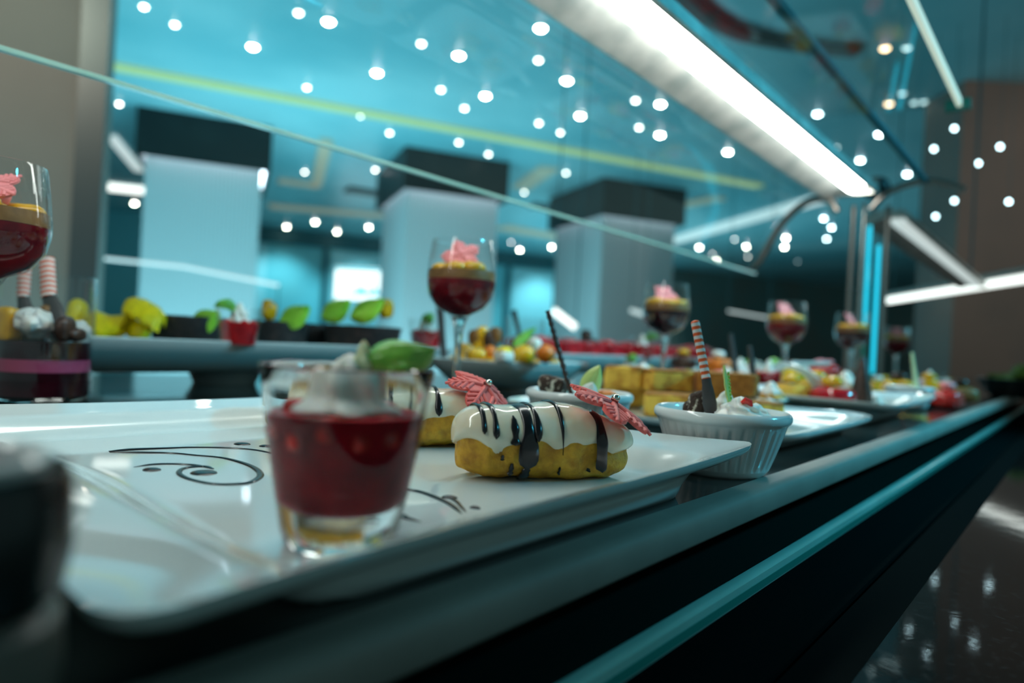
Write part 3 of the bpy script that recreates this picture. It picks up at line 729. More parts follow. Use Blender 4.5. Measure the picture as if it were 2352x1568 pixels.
# ------------------------------------------------------------------ eclairs
EA, EH, EL = 0.0190, 0.0350, 0.0465
def eP(s, phi, off=0.0, seed=0, nz=1.0):
    k = max(0.0, 1 - abs(s) ** 3.4) ** 0.42
    a = EA * (0.25 + 0.75 * k) if k > 0 else EA * 0.25
    a = EA * k
    H = EH * (1 - 0.20 * smooth((s - 0.25) / 0.75)) * (1 + 0.03 * math.sin(s * 7 + seed))
    zc = H * 0.46; up = H - zc
    c, sn = math.cos(phi), math.sin(phi)
    sp = lambda x, e: math.copysign(abs(x) ** e, x)
    y = -(a + off) * sp(sn, 0.80)
    z = zc + ((up * k ** 0.6 + off) * sp(c, 0.9) if c > 0 else (zc * (0.55 + 0.45 * k) + off) * sp(c, 0.6))
    p = Vector((s * (EL + off * 0.9), y, z))
    if nz:
        q = noise.noise(p * 130 + Vector((seed * 7, 0, 0))) * 0.0012 + noise.noise(p * 300 + Vector((seed * 5, 3, 0))) * 0.0005 + noise.noise(p * 50 + Vector((seed * 5, 1, 0))) * 0.0018
        # a soft waist line where the pastry rose
        q -= 0.0012 * math.exp(-((z - 0.0135) / 0.0018) ** 2)
        d = Vector((0, y, z - zc)); d = d.normalized() if d.length > 1e-6 else ZUP
        p += d * q * nz
    p.z = max(p.z, 0.0002 if off <= 0 else 0.0006)
    return p
def lim(s, seed):
    return math.radians(86 + 5 * math.sin(s * 8.5 + seed) + 2.5 * math.sin(s * 19 + 2 * seed) - 10 * smooth((abs(s) - 0.75) / 0.25))
def S_of(t): return math.sin((t * 2 - 1) * math.pi / 2)
def snowflake(parent, pos, rot, R=0.0235, bend=9.0, m='fondant', pearl=True, arms=6, nb=4):
    mb = MB(); th = 0.0011
    def pt(x, y, z): return Vector((x, y, z - bend * (x * x + y * y) * (1.0)))
    # lobed base plate
    def plate(u, v):
        a = 2 * math.pi * u
        lobe = abs(math.cos(a * arms / 2)) ** 0.8
        r = R * (0.55 + 0.36 * lobe) * v
        return pt(r * math.cos(a), r * math.sin(a), 0)
    for sgn in (0, -0.0016):
        mb.grid(lambda u, v: plate(u, max(v, 0.001)) + Vector((0, 0, sgn)), 72, 7, close_u=True)
    n0 = len(mb.v) - 2 * 72 * 8
    a0 = n0 + 7 * 72; b0 = n0 + 72 * 8 + 7 * 72
    mb.f += [(a0 + i, a0 + (i + 1) % 72, b0 + (i + 1) % 72, b0 + i) for i in range(72)]; mb.mi += [0] * 72
    for k_ in range(arms):
        a = 2 * math.pi * k_ / arms
        d = Vector((math.cos(a), math.sin(a), 0)); pr = Vector((-d.y, d.x, 0))
        pts = [d * (R * t_) for t_ in (0.1, 0.3, 0.5, 0.7, 0.85, 1.0)]
        mb.tube([pt(p.x, p.y, 0.0002) for p in pts], [0.0019, 0.0016, 0.0014, 0.0013, 0.0013, 0.0010], 8, flat=0.8)
        for j in range(nb):
            t0 = 0.34 + 0.155 * j; ln = R * (0.34, 0.32, 0.25, 0.16)[j % 4]
            for sg in (-1, 1):
                dd = (d * 0.62 + pr * sg * 0.78)
                q0 = d * (R * t0); q1 = q0 + dd * ln
                qs = [q0.lerp(q1, t_) for t_ in (0, 0.5, 1)]
                mb.tube([pt(p.x, p.y, 0.0001) for p in qs], [0.0011, 0.0013, 0.0012], 7, flat=0.85)
    o = mb.build('snowflake', M[m], parent, angle=50)
    o.location = pos; o.rotation_euler = rot
    o['label'] = 'coral red sugar snowflake' if m == 'fondant' else 'pink sugar snowflake'
    if pearl:
        q = MB().sup((0, 0, 0.0030), (0.0023,) * 3, nu=20, nv=14).build('silver_pearl', M['pearl'], o)
    return o
def drip(parent, s0, ph0, ph1, wd, seed, round_end=True, off=0.0021, wig=0.0, body=False):
    def fn(u, v):
        t_ = v
        wv_ = wd * (0.35 + 0.65 * smooth(t_ / 0.15)) * (1 + 0.18 * math.sin(t_ * 11 + seed))
        if round_end: wv_ *= (1 + 0.35 * smooth((t_ - 0.75) / 0.15)) * math.sqrt(max(0.0, 1 - max(0.0, (t_ - 0.92) / 0.08) ** 2))
        else: wv_ *= max(0.05, 1 - t_ ** 3)
        x = (u - 0.5) * 2
        s_ = s0 + (x * wv_ * 0.5) / EL + wig * math.sin(t_ * 5)
        b_ = off + 0.0009 * math.sqrt(max(0, 1 - x * x)) * (1.0 + (0.6 * smooth((t_ - 0.8) / 0.15) if round_end else 0))
        return eP(s_, lerp(ph0, ph1, t_), b_, seed=ES, nz=0.0)
    o = MB().grid(fn, 8, 30).build('chocolate_drip', M['choc_sauce'], parent)
    return o
EP1 = (0.2822,0.2113,0.9762)
ES = 1
def eclair(loc, rz, lb, seed, drips, flake):
    global ES
    ES = seed
    t = empty('eclair', loc, lb, 'eclair', 'iced eclairs on the white platter', rz)
    MB().grid(lambda u, v: eP(S_of(v), 2 * math.pi * u, 0, seed), 72, 90, close_u=True).build('pastry', M['choux'], t)
    def ic(u, v):
        s_ = S_of(v) * 1.0; L = lim(s_, seed); x = u * 2 - 1
        off = -0.0006 + 0.0026 * (1 - abs(x) ** 14)
        p = eP(s_ * 1.0, x * L, off, seed, nz=0.25)
        return p + Vector((0.0006 * (1 if s_ > 0 else -1) * abs(s_) ** 6, 0, 0))
    MB().grid(ic, 64, 90).build('icing', M['icing'], t)
    r_ = math.radians
    for d in drips: drip(t, d[0], r_(d[1]), r_(d[2]), d[3], d[4] if len(d) > 4 else 1, d[5] if len(d) > 5 else True, d[6] if len(d) > 6 else 0.0021)
    if flake: snowflake(t, *flake)
    return t
eclair((EP1[0], EP1[1], BZ), math.radians(-31), 'front ivory-iced eclair with chocolate drips and a red sugar snowflake, nearest the platter corner', 1,
    [(-0.77, -60, 72, 0.0022), (-0.66, -70, 78, 0.0026, 2), (-0.47, 40, 84, 0.0034, 3), (-0.33, -50, 106, 0.0062, 4), (-0.23, -70, 80, 0.0028, 5), (0.03, -40, 92, 0.0030, 6, False), (0.48, 10, 112, 0.0056, 7),
     (-0.34, 108, 152, 0.0046, 8, True, 0.0006), (-0.60, 92, 97, 0.0016, 9, True, 0.0006), (-0.50, 100, 124, 0.0022, 3, True, 0.0006), (0.03, 108, 124, 0.0010, 4, True, 0.0006), (0.36, 110, 116, 0.0016, 4, True, 0.0006)],
    ((0.0325, -0.011, 0.0388), (math.radians(20), math.radians(18), 0.30), 0.0250, 6.0))
eclair((0.2985, 0.3180, BZ), math.radians(-32), 'second ivory-iced eclair, behind the front one, its red snowflake draped over the end', 3,
    [(0.55, -30, 78, 0.0022, 1, False), (0.80, -20, 70, 0.0018, 2, False), (0.66, 92, 150, 0.0036, 3, True, 0.0004), (0.74, 100, 156, 0.0040, 4, True, 0.0004), (0.08, -50, 80, 0.0030, 5), (-0.4, -60, 90, 0.0030, 6)],
    ((0.0360, -0.009, 0.0385), (math.radians(30), math.radians(20), 0.2), 0.0255, 14.0))
eclair((0.2900, 0.4000, BZ), math.radians(-30), 'third ivory-iced eclair at the back of the platter, mostly hidden by the shot glass', 5,
    [(0.1, -40, 90, 0.0040, 1), (-0.4, -60, 90, 0.0030, 6)],
    ((0.020, -0.004, 0.0385), (math.radians(16), math.radians(12), 0.2), 0.0235, 7.0))

# ------------------------------------------------------------------ small food builders
def leaf(parent, p0, p1, width, nrm, m='leaf', curl=0.15, name='leaf', th=0.0004, n_=18, sag=0.0):
    # leaf from stalk p0 to tip p1, blade normal nrm
    p0 = Vector(p0); p1 = Vector(p1); ax = p1 - p0; L = ax.length; ax.normalize()
    nn = Vector(nrm); nn = (nn - ax * nn.dot(ax)).normalized(); sd = ax.cross(nn)
    def fn(off):
        def f(u, v):
            x = (u - 0.5) * 2; wd = width * (math.sin(math.pi * min(1, v ** 0.8 * 0.985 + 0.01)) ** 0.8)
            z = -curl * width * x * x * 1.6 + 0.02 * L * math.sin(abs(x) * 7 + v * 30) * 0.25 + sag * L * math.sin(v * math.pi)
            return p0 + ax * (L * v) + sd * (x * wd * 0.5) + nn * (z + off - 0.0006 * math.exp(-(x / 0.08) ** 2) * (1 if off > 0 else 0))
        return f
    mb = MB(); mb.grid(fn(th), 12, n_); mb.grid(fn(-th), 12, n_)
    k = 13; tot = k * (n_ + 1)
    bd = [i for i in range(13)] + [j * k + 12 for j in range(1, n_ + 1)] + [n_ * k + 11 - i for i in range(12)] + [(n_ - j) * k for j in range(1, n_)]
    mb.f += [(bd[i], bd[(i + 1) % len(bd)], bd[(i + 1) % len(bd)] + tot, bd[i] + tot) for i in range(len(bd))]; mb.mi += [0] * len(bd)
    return mb.build(name, M[m], parent)
def rosette(parent, c, R, H, m='cream', lobes=6, twist=1.2, name='cream_rosette', tilt=None):
    def fn(u, v):
        a = 2 * math.pi * u; h = v
        r = R * ((1 - h) ** 0.75) * (1 + 0.16 * math.cos(lobes * (a + twist * h)) ) * (1.0 if h > 0.06 else 0.9)
        r *= 1 + 0.10 * math.sin(h * 16)
        return Vector((c[0] + r * math.cos(a), c[1] + r * math.sin(a), c[2] + H * h + 0.0))
    return MB().grid(fn, 48, 22, close_u=True).build(name, M[m], parent, angle=80)
def fill(prof_r, zs, m, name, parent, seg=32, mod=None):
    # solid layer between the heights zs inside a vessel with inner radius prof_r(z)
    n_ = 8; pr = [(0.0001, zs[0])] + [(prof_r(lerp(zs[0], zs[1], i / n_)), lerp(zs[0], zs[1], i / n_)) for i in range(n_ + 1)] + [(0.0001, zs[1])]
    return MB().lathe(pr, seg, mod=mod).build(name, M[m], parent)
def piece(parent, c, dims, m, name, e=0.5, seed=1, amp=0.06, rz=0.0, rot=None):
    return MB().sup(c, dims, e, e, rz, amp * min(dims), 0.9 / min(dims), seed, 20, 12, rot=rot).build(name, M[m], parent)

# ------------------------------------------------------------------ shot glasses with red jelly
def shot(loc, lb, s=1.0, group='jelly shot glasses', hero=False, thick=True):
    t = empty('jelly_shot', loc, lb, 'dessert glass', group, scale=s)
    H = 0.0575; rb, rt = 0.0180, 0.0280
    ro = lambda z: rb + (rt - rb) * (z / H) ** 0.9 if z > 0 else rb
    inner = lambda z: max(0.0003, (ro(z) - 0.0016) * (min(1.0, max(0.0, (z - 0.0105) / 0.011)) ** 0.30))
    # one solid of clear glass: outer wall, rim, inner wall, thick foot
    zi = [H - 0.001, 0.050, 0.042, 0.034, 0.027, 0.0225, 0.0195, 0.017, 0.015, 0.0135, 0.0123, 0.0114, 0.0108]
    MB().lathe([(0.0001, 0.0010), (rb - 0.005, 0.0010), (rb - 0.003, 0.0), (rb - 0.001, 0.0003), (rb, 0.0018)] + [(ro(z), z) for z in (0.006, 0.012, 0.02, 0.03, 0.04, 0.05)] +
               [(rt, H - 0.0012), (rt - 0.0003, H - 0.0003), (rt - 0.0008, H), (rt - 0.0013, H - 0.0003)] + [(inner(z), z) for z in zi] + [(0.0001, 0.0105)], 72).build('glass', M['thick_glass'], t)
    top = 0.0425
    zs = [0.0112, 0.0120, 0.0135, 0.0155, 0.018, 0.022, 0.027, 0.033, 0.038, top - 0.0008]
    pr = [(0.0001, 0.0109)] + [(inner(z) + 0.0003, z) for z in zs] + [(inner(top) + 0.0003, top), (0.0001, top - 0.0003)]
    MB().lathe(pr, 64).build('jelly', M['jelly'], t)
    for i in range(9):
        a = i * 2.4 + 0.5; r_ = (0.016, 0.019, 0.012)[i % 3]
        o = piece(t, (r_ * math.cos(a), r_ * math.sin(a), top + (0.0005, -0.003, 0.001)[i % 3]), (0.0042, 0.0038, 0.0032), 'berry', 'strawberry_piece', 0.6, i)
    if hero:
        for i in range(7):
            a = THETA + math.pi + (-1.3 + 0.43 * i); r_ = inner(0.036) - 0.0016
            piece(t, (r_ * math.cos(a), r_ * math.sin(a), 0.0365 + 0.0015 * math.sin(i * 2.5)), (0.0034, 0.0030, 0.0030), 'berry', 'strawberry_piece', 0.7, i + 20)
    rosette(t, (0.001, 0.001, top - 0.001), 0.0125 if not hero else 0.0165, 0.026 if not hero else 0.020, 'cream', 6)
    return t
hs = shot((0.1370, 0.1835, BZ), 'large blurred shot glass of red jelly with cream and mint on front platter', 1.0, hero=True)
rosette(hs, (0.004, -0.002, 0.052), 0.0055, 0.014, 'cream_green', 5)
def rel(t, p): return tuple((Vector(p) - t.location) / t.scale[0])
leaf(hs, rel(hs, (0.1398,0.1788,1.0181)), rel(hs, (0.1612,0.1688,1.0223)), 0.019, (-0.2, -0.75, 0.75), 'leaf', 0.2, 'mint_leaf', sag=0.08)
leaf(hs, rel(hs, (0.1405,0.1655,1.0171)), rel(hs, (0.1411,0.1617,1.0123)), 0.008, (-0.6, -0.6, 0.3), 'leaf', 0.1, 'mint_leaf')

# ------------------------------------------------------------------ ramekins
def ramekin_mesh(t, R=0.0425, H=0.040):
    rb = R * 0.66
    ro = lambda z: rb + (R * 0.945 - rb) * (z / (H * 0.82)) ** 0.85
    out = [(0.0001, 0.0015), (rb * 0.85, 0.0015), (rb * 0.88, 0.0), (rb * 0.95, 0.0), (rb, 0.0015), (ro(0.004), 0.004)]
    zz = [0.0045 + (H * 0.80 - 0.0045) * i / 10 for i in range(11)]
    out += [(ro(z), z) for z in zz]
    out += [(R * 0.955, H * 0.825), (R * 0.985, H * 0.85), (R, H * 0.89), (R, H * 0.935), (R * 0.985, H * 0.975), (R * 0.955, H), (R * 0.925, H * 0.985), (R * 0.905, H * 0.94), (R * 0.87, H * 0.80), (R * 0.8, H * 0.55)]
    k0, k1 = 6, 6 + 10
    def mod(a, r, z, j):
        if k0 <= j <= k1:
            e = smooth((j - k0) / 1.5) * smooth((k1 - j) / 1.5)
            r += -0.0012 * e * (max(0, math.cos(a * 34)) ** 0.7)
        return r, z
    MB().lathe(out, 272, mod=mod).build('bowl', M['stone_white'], t, angle=60)
def ramekin(loc, lb):
    t = empty('ramekin', loc, lb, 'ramekin', 'white fluted ramekins')
    ramekin_mesh(t)
    MB().lathe([(0.0001, 0.030), (0.030, 0.030), (0.0365, 0.0325), (0.0372, 0.0345), (0.030, 0.0352), (0.0001, 0.0350)], 48).build('custard', M['cream'], t)
    return t
R1C = (0.4236,0.1765,0.9727); R2C = (0.4495,0.3043,0.9682)
r1 = ramekin((R1C[0], R1C[1], DZ), 'nearest white fluted ramekin, beside the platter corner, with cream and a striped spoon')
r2 = ramekin((R2C[0], R2C[1], DZ), 'white fluted ramekin behind the front eclair, with a chocolate stick')
def rl1(px): return rel(r1, px)
piece(r1, rl1((0.4236,0.1920,0.9908)), (0.0075, 0.007, 0.010), 'crumble', 'cake_crumb', 0.8, 3, 0.35)
piece(r1, rl1((0.4273,0.1985,0.9877)), (0.006, 0.006, 0.006), 'crumble', 'cake_crumb', 0.8, 6, 0.35)
rosette(r1, rl1((0.4233,0.1643,0.9867)), 0.0155, 0.0125, 'cream', 7, 1.8)
rosette(r1, rl1((0.4346,0.1789,0.9859)), 0.011, 0.0155, 'cream', 6, 1.5)
rosette(r1, rl1((0.4495,0.1642,0.9851)), 0.010, 0.009, 'cream', 6, 1.5)
leaf(r1, rl1((0.4255,0.1710,0.9906)), rl1((0.4256,0.1772,1.0180)), 0.0065, (-0.05, -1, 0.1), 'leaf_pale', 0.05, 'chocolate_fin')
mb = MB()
for i in range(9):
    p = Vector(rl1((0.4222,0.1711,0.9951))).lerp(Vector(rl1((0.4240,0.1752,1.0154))), i / 9)
    mb.sup(tuple(p + R0 * 0.0012), (0.0009, 0.0006, 0.0010), nu=8, nv=6)
mb.build('green_marking', M['leaf'], r1)
MB().tube([rl1((0.4177,0.1617,0.9954)), rl1((0.4182,0.1595,0.9972)), rl1((0.4200,0.1574,0.9960)), rl1((0.4201,0.1557,0.9924))], [0.001, 0.0022, 0.002, 0.0008], 8).build('berry_syrup', M['berry'], r1)
def rl2(px): return rel(r2, px)
piece(r2, rl2((0.4399,0.3236,0.9916)), (0.0125, 0.011, 0.009), 'crumble', 'cake_crumb', 0.8, 2, 0.4)
piece(r2, rl2((0.4526,0.3240,0.9899)), (0.007, 0.007, 0.007), 'cream', 'cream_dab', 0.8, 5, 0.2)
leaf(r2, rl2((0.4443,0.2949,0.9858)), rl2((0.4509,0.2871,1.0107)), 0.017, (-0.5, -0.8, 0.2), 'leaf_pale', 0.1, 'chocolate_leaf')
leaf(r2, rl2((0.4404,0.2903,0.9863)), rl2((0.4426,0.2877,0.9979)), 0.013, (-0.7, -0.7, 0.1), 'cream', 0.1, 'chocolate_leaf')
piece(r2, rl2((0.4631,0.2882,0.9872)), (0.008, 0.008, 0.0045), 'orange', 'fruit_piece', 0.8, 4, 0.3)
piece(r2, rl2((0.4678,0.2980,0.9848)), (0.006, 0.006, 0.004), 'mango', 'fruit_piece', 0.8, 5, 0.3)

def striped_spoon(pts, joint, rh, rbw, lb, turns=11):
    # handle from the top pts[0] to joint, then a dark widening blade to pts[1]
    a = Vector(pts[0]); j = Vector(joint); b_ = Vector(pts[1])
    t = empty('striped_spoon', b_, lb, 'chocolate spoon', 'striped chocolate spoons')
    ax = (j - a); L = ax.length; axn = ax.normalized()
    u = R0 - axn * R0.dot(axn); u.normalize(); v = axn.cross(u)
    N = turns * 8; seg = 16
    mb = MB(); vs = []; fs = []; mi = []
    for i in range(N + 1):
        f = i / N; r = rh * (1.0 if f > 0.04 else math.sqrt(max(0.02, 1 - (1 - f / 0.04) ** 2)))
        for k in range(seg):
            th = 2 * math.pi * k / seg
            vs.append(a + ax * f + u * (r * math.cos(th)) + v * (r * 0.7 * math.sin(th)) - b_)
    for i in range(N):
        for k in range(seg):
            l = (k + 1) % seg
            mb_ = int((i / 8 + 0.22 * math.sin(2 * math.pi * k / seg)) * 2 % 2)
            fs.append((i * seg + k, i * seg + l, (i + 1) * seg + l, (i + 1) * seg + k)); mi.append(mb_)
    fs.append(tuple(range(seg))); mi.append(0)
    mb.v = [tuple(q) for q in vs]; mb.f = fs; mb.mi = mi
    o = mb.build('handle', [M['spoon_stripe'], M['spoon_white']], t); o['label'] = 'orange and white striped handle'
    pts_ = [j.lerp(b_, k / 6) - b_ for k in range(7)]
    rad = [rh * 1.05, rh * 1.1, rh * 1.35, rbw, rbw * 1.1, rbw, rbw * 0.6]
    q = MB().tube(pts_, rad, 14, flat=0.35, up=-F).build('blade', M['spoon_dark'], t); q['label'] = 'dark grey-brown blade'
    return t
striped_spoon(((0.4086,0.1912,1.0457), (0.4184,0.1810,0.9851)), (0.4145,0.1842,1.0092), 0.0029, 0.0042, 'striped spoon standing in the nearest ramekin', 9)
t = empty('chocolate_stick', (0.4398,0.3050,0.9863), 'thin twisted dark chocolate stick leaning in the second ramekin', 'chocolate stick')
p0 = Vector((0.4398,0.3050,0.9863)); p1 = Vector((0.4312,0.3262,1.0516))
MB().tube([(p1 - p0) * (k / 40) for k in range(41)], [0.0024 + 0.0005 * math.sin(k * 1.9) for k in range(41)], 10, flat=0.8).build('stick', M['choc'], t)

# ------------------------------------------------------------------ tall goblets
def goblet(loc, lb, seed=0, s=1.0, rz=0.0):
    t = empty('goblet', loc, lb, 'dessert glass', 'tall goblets of layered dessert', rz, s)
    zb = 0.1005
    prof = [(0.0001, 0.0), (0.034, 0.0), (0.035, 0.0012), (0.030, 0.0024), (0.012, 0.005), (0.0055, 0.010), (0.0042, 0.020), (0.0042, 0.070), (0.0052, 0.085), (0.0075, 0.094), (0.012, zb),
            (0.0235, 0.106), (0.0318, 0.117), (0.0345, 0.1275), (0.0352, 0.132), (0.0350, 0.139), (0.0335, 0.155), (0.0315, 0.172), (0.0308, 0.1745), (0.0300, 0.1745), (0.0306, 0.170), (0.0325, 0.155)]
    MB().lathe(prof, 64).build('glass', M['glassware'], t)
    MB().lathe([(0.0001, 0.020), (0.0034, 0.020), (0.0034, 0.070), (0.0044, 0.085), (0.0065, 0.094), (0.0085, 0.098), (0.0001, 0.099)], 24).build('stem_core', M['thick_glass'], t)
    P = [(0.0060, 0.0985), (0.0110, 0.1012), (0.0226, 0.1068), (0.0308, 0.1176), (0.0335, 0.127), (0.0342, 0.132), (0.0340, 0.139), (0.0325, 0.155)]
    def ir(z):
        for (r0, z0), (r1, z1) in zip(P, P[1:]):
            if z <= z1: return lerp(r0, r1, max(0, (z - z0) / (z1 - z0)))
        return P[-1][0]
    fill(ir, (0.0990, 0.1345), 'jelly_dark' if seed % 2 else 'jelly_goblet', 'berry_layer', t, 40)
    fill(ir, (0.1347, 0.1440), 'olive_mousse', 'mousse_layer', t, 40)
    ob = MB()
    for i in range(7):
        a = i * 0.9 + seed; r_ = 0.019 if i < 6 else 0
        ob.sup((r_ * math.cos(a), r_ * math.sin(a), 0.1442 + 0.001 * (i % 3)), (0.0130, 0.0120, 0.0068), 0.9, 0.9, a, 0.001, 120, i + seed, 16, 10)
    ob.build('mango_topping', M['mango'], t)
    random.seed(seed * 5 + 2)
    sf = snowflake(t, (-0.002, 0.0, 0.160), (math.radians(50 + random.uniform(-12, 8)), math.radians(random.uniform(8, 30)), THETA - math.pi / 2 + random.uniform(-.4, .4)), 0.0215, 4.0, 'fondant_pink', False, 5, 3)
    piece(t, (0.004, 0.004, 0.154), (0.008, 0.008, 0.008), 'fondant_pink', 'sugar_bud', 0.8, seed, 0.2)
    return t
gob = [((0.4940,0.4848,1.0866), 'tall goblet of red and yellow dessert above the red snowflakes, largest in the middle', 0),
       ((0.9368,0.4857,1.0933), 'tall goblet behind the sponge cake, second along the row of goblets', 1),
       ((1.2793,0.4195,1.0794), 'tall goblet third along the row, in front of the dark wall', 2),
       ((1.5847,0.3820,1.0864), 'tall goblet fourth along the row, just left of the cyan lit post', 3),
       ((2.1996,0.4111,1.0885), 'farthest tall goblet, right of the cyan lit post', 4),
       ((0.1194,0.5504,1.0886), 'tall goblet cut by the left edge above the striped spoons', 6)]
for p, lb, sd in gob: goblet((p[0], p[1], DZ), lb, sd)

# ------------------------------------------------------------------ tumbler with layered dessert
TC = Vector((0.2020,0.7242,1.0132)); TC = Vector((TC.x, TC.y, DZ))
t = empty('dessert_tumbler', TC, 'straight clear tumbler of dark berry jelly, cream and chocolate at the left edge', 'dessert glass')
R_, H_ = 0.0405, 0.114
MB().lathe([(0.0001, 0.0), (R_ - 0.002, 0.0), (R_, 0.002), (R_, H_ - 0.001), (R_ - 0.0008, H_), (R_ - 0.0018, H_ - 0.001), (R_ - 0.0018, 0.02)], 72).build('glass', M['glassware'], t)
MB().lathe([(0.0001, 0.0012), (R_ - 0.003, 0.0012), (R_ - 0.0015, 0.003), (R_ - 0.003, 0.0055), (0.0001, 0.0060)], 48).build('thick_base', M['thick_glass'], t)
for z0, z1, m_, nm in ((0.0062, 0.0275, 'jelly_dark', 'berry_layer'), (0.0276, 0.0385, 'pink_layer', 'mousse_layer'), (0.0386, 0.0545, 'jelly_dark', 'berry_layer')):
    fill(lambda z: R_ - 0.0024, (z0, z1), m_, nm, t, 48)
def rt_(px): return rel(t, px)
cm = MB()
for i in range(10):
    a = i * 2.1; r_ = (0.022, 0.012, 0.026)[i % 3]
    cm.sup((r_ * math.cos(a), r_ * math.sin(a), 0.062 + 0.004 * (i % 3)), (0.015, 0.013, 0.011), 0.9, 0.9, a, 0.006, 110, i, 22, 14)
cm.build('cream', M['cream'], t)
piece(t, rt_((0.1757,0.7245,1.0178)), (0.008, 0.009, 0.015), 'mango', 'mango_cube', 0.4, 2, 0.15, 0.5)
piece(t, rt_((0.2049,0.6772,1.0167)), (0.011, 0.006, 0.011), 'choc', 'chocolate_shell', 0.8, 3, 0.2, THETA)
piece(t, rt_((0.1962,0.7079,1.0281)), (0.0055, 0.005, 0.010), 'olive_mousse', 'nut_piece', 0.7, 3, 0.2, rot=Euler((0.5, 0.5, 0)))
piece(t, rt_((0.2140,0.6788,1.0121)), (0.010, 0.006, 0.006), 'choc', 'chocolate_shell', 0.8, 8, 0.2, THETA)
striped_spoon(((0.2018,0.7245,1.0797), (0.2054,0.6891,1.0125)), (0.2010,0.7099,1.0440), 0.0066, 0.0088, 'front striped spoon standing in the left tumbler', 8)
striped_spoon(((0.1969,0.7693,1.0783), (0.1966,0.7463,1.0103)), (0.1952,0.7636,1.0436), 0.0058, 0.0080, 'rear striped spoon in the left tumbler, behind the front one', 8)

# ------------------------------------------------------------------ raised stands along the back
def footed_stand(x0, x1, y0, y1, lb, top=0.058, foot=None, rc=0.03):
    cx, cyy = (x0 + x1) / 2, (y0 + y1) / 2
    t = empty('footed_stand', (cx, cyy, DZ), lb, 'cake stand', 'white footed stands')
    sx, sy = (x1 - x0) / 2, (y1 - y0) / 2
    def ring(k, z):
        r = max(0.006, rc * 1.0); pts = []
        ax, ay = sx - k, sy - k
        for q in range(4):
            for i in range(9):
                a = math.pi / 2 * (q + i / 8)
                cxx = (ax - r) * (1 if q in (0, 3) else -1); cy_ = (ay - r) * (1 if q in (0, 1) else -1)
                pts.append((cxx + r * math.cos(a), cy_ + r * math.sin(a), z))
        return pts
    lv = [(0.052, top - 0.040), (0.026, top - 0.034), (0.008, top - 0.012), (0.001, top - 0.003), (0.0, top), (0.002, top + 0.001), (0.006, top - 0.0005), (0.014, top - 0.005), (0.03, top - 0.006)]
    mb = MB(); vs = []
    for k, z in lv: vs += ring(k, z)
    n_ = 36; fs = [(j * n_ + i, j * n_ + (i + 1) % n_, (j + 1) * n_ + (i + 1) % n_, (j + 1) * n_ + i) for j in range(len(lv) - 1) for i in range(n_)]
    fs.append(tuple(range(n_ - 1, -1, -1))); fs.append(tuple((len(lv) - 1) * n_ + i for i in range(n_)))
    mb.add(vs, fs); mb.build('dish', M['porcelain'], t)
    fr = foot or min(0.05, sy * 0.6)
    MB().lathe([(0.0001, 0), (fr * 0.78, 0), (fr * 0.80, 0.002), (fr * 0.84, 0.008), (fr * 1.0, top - 0.038), (0.0001, top - 0.038)], 64,
               mod=lambda a, r, z, j: (r * (1 + 0.008 * math.cos(a * 32)), z)).build('pedestal', M['porcelain'], t)
    return t
footed_stand(0.12, 0.80, 0.775, 1.00, 'long white footed stand on the left carrying black tart shells and yellow fruit')
footed_stand(0.66, 0.92, 0.575, 0.755, 'white footed stand in the middle carrying yellow and orange petits fours', 0.048, rc=0.07)
footed_stand(0.96, 1.75, 0.72, 0.93, 'long white footed stand behind the goblets carrying red jelly cubes', 0.058)
S1 = DZ + 0.0520; S2 = DZ + 0.0420; S3 = DZ + 0.0520
def at(px, y, z):          # a spot on a stand: (x along the counter, y, z)
    return (px, y, z)

# black tart shells
def tart(loc, R, lb, seed, proto=[None]):
    t = empty('chocolate_tart', loc, lb, 'tart', 'black tart shells on the left stand')
    H = 0.034
    MB().lathe([(0.0001, 0), (R * 0.86, 0), (R * 0.90, 0.002), (R * 0.96, H * 0.7), (R, H), (R * 0.99, H + 0.001), (R * 0.95, H), (R * 0.90, H * 0.8), (0.0001, H * 0.78)], 56,
               mod=lambda a, r, z, j: (r * (1 + 0.012 * noise.noise(Vector((a * 3, z * 60, seed)))), z + 0.001 * noise.noise(Vector((a * 5, 1, seed))))).build('shell', M['choc_cup'], t)
    MB().sup((0, 0, H * 0.72), (R * 0.86, R * 0.86, 0.010), 1, 1, 0, 0.002, 80, seed, 28, 12).build('filling', M['choc'], t)
    return t
T = [(0.4205,0.9073, 0.050, 'black tart shell behind the first small jelly glass, leftmost on the stand', [(432,742,497,712), ], None),
     (0.5275,0.8730, 0.042, 'black tart shell with a lime leaf and mango piece, right of the small jelly glass', [(640,735,706,700)], (618,712)),
     (0.6105,0.9141, 0.034, 'narrow black tart shell between two leafed ones', [], None),
     (0.6325,0.8178, 0.0565, 'largest black tart shell with two big lime leaves, right end of the stand', [(737,724,800,686), (803,724,878,683)], (887,708))]
for i, (x, y, R, lb, lv, mg) in enumerate(T):
    t = tart((x, y, S1), R, lb, i + 1)
    dd = Vector((x, y, 0)).dot(F)
    for (a0, b0, a1, b1) in lv:
        q0 = P_(a0, b0 + 4, dd - 0.035); q1 = P_(a1, b1, dd - 0.03)
        leaf(t, rel(t, q0), rel(t, q1), 0.036, (-0.55, -0.75, 0.55), 'leaf_lime', 0.18, 'lime_leaf', th=0.0007)
    if mg:
        piece(t, rel(t, P_(mg[0], mg[1], dd)), (0.011, 0.009, 0.015), 'mango', 'mango_piece', 0.8, i, 0.3)
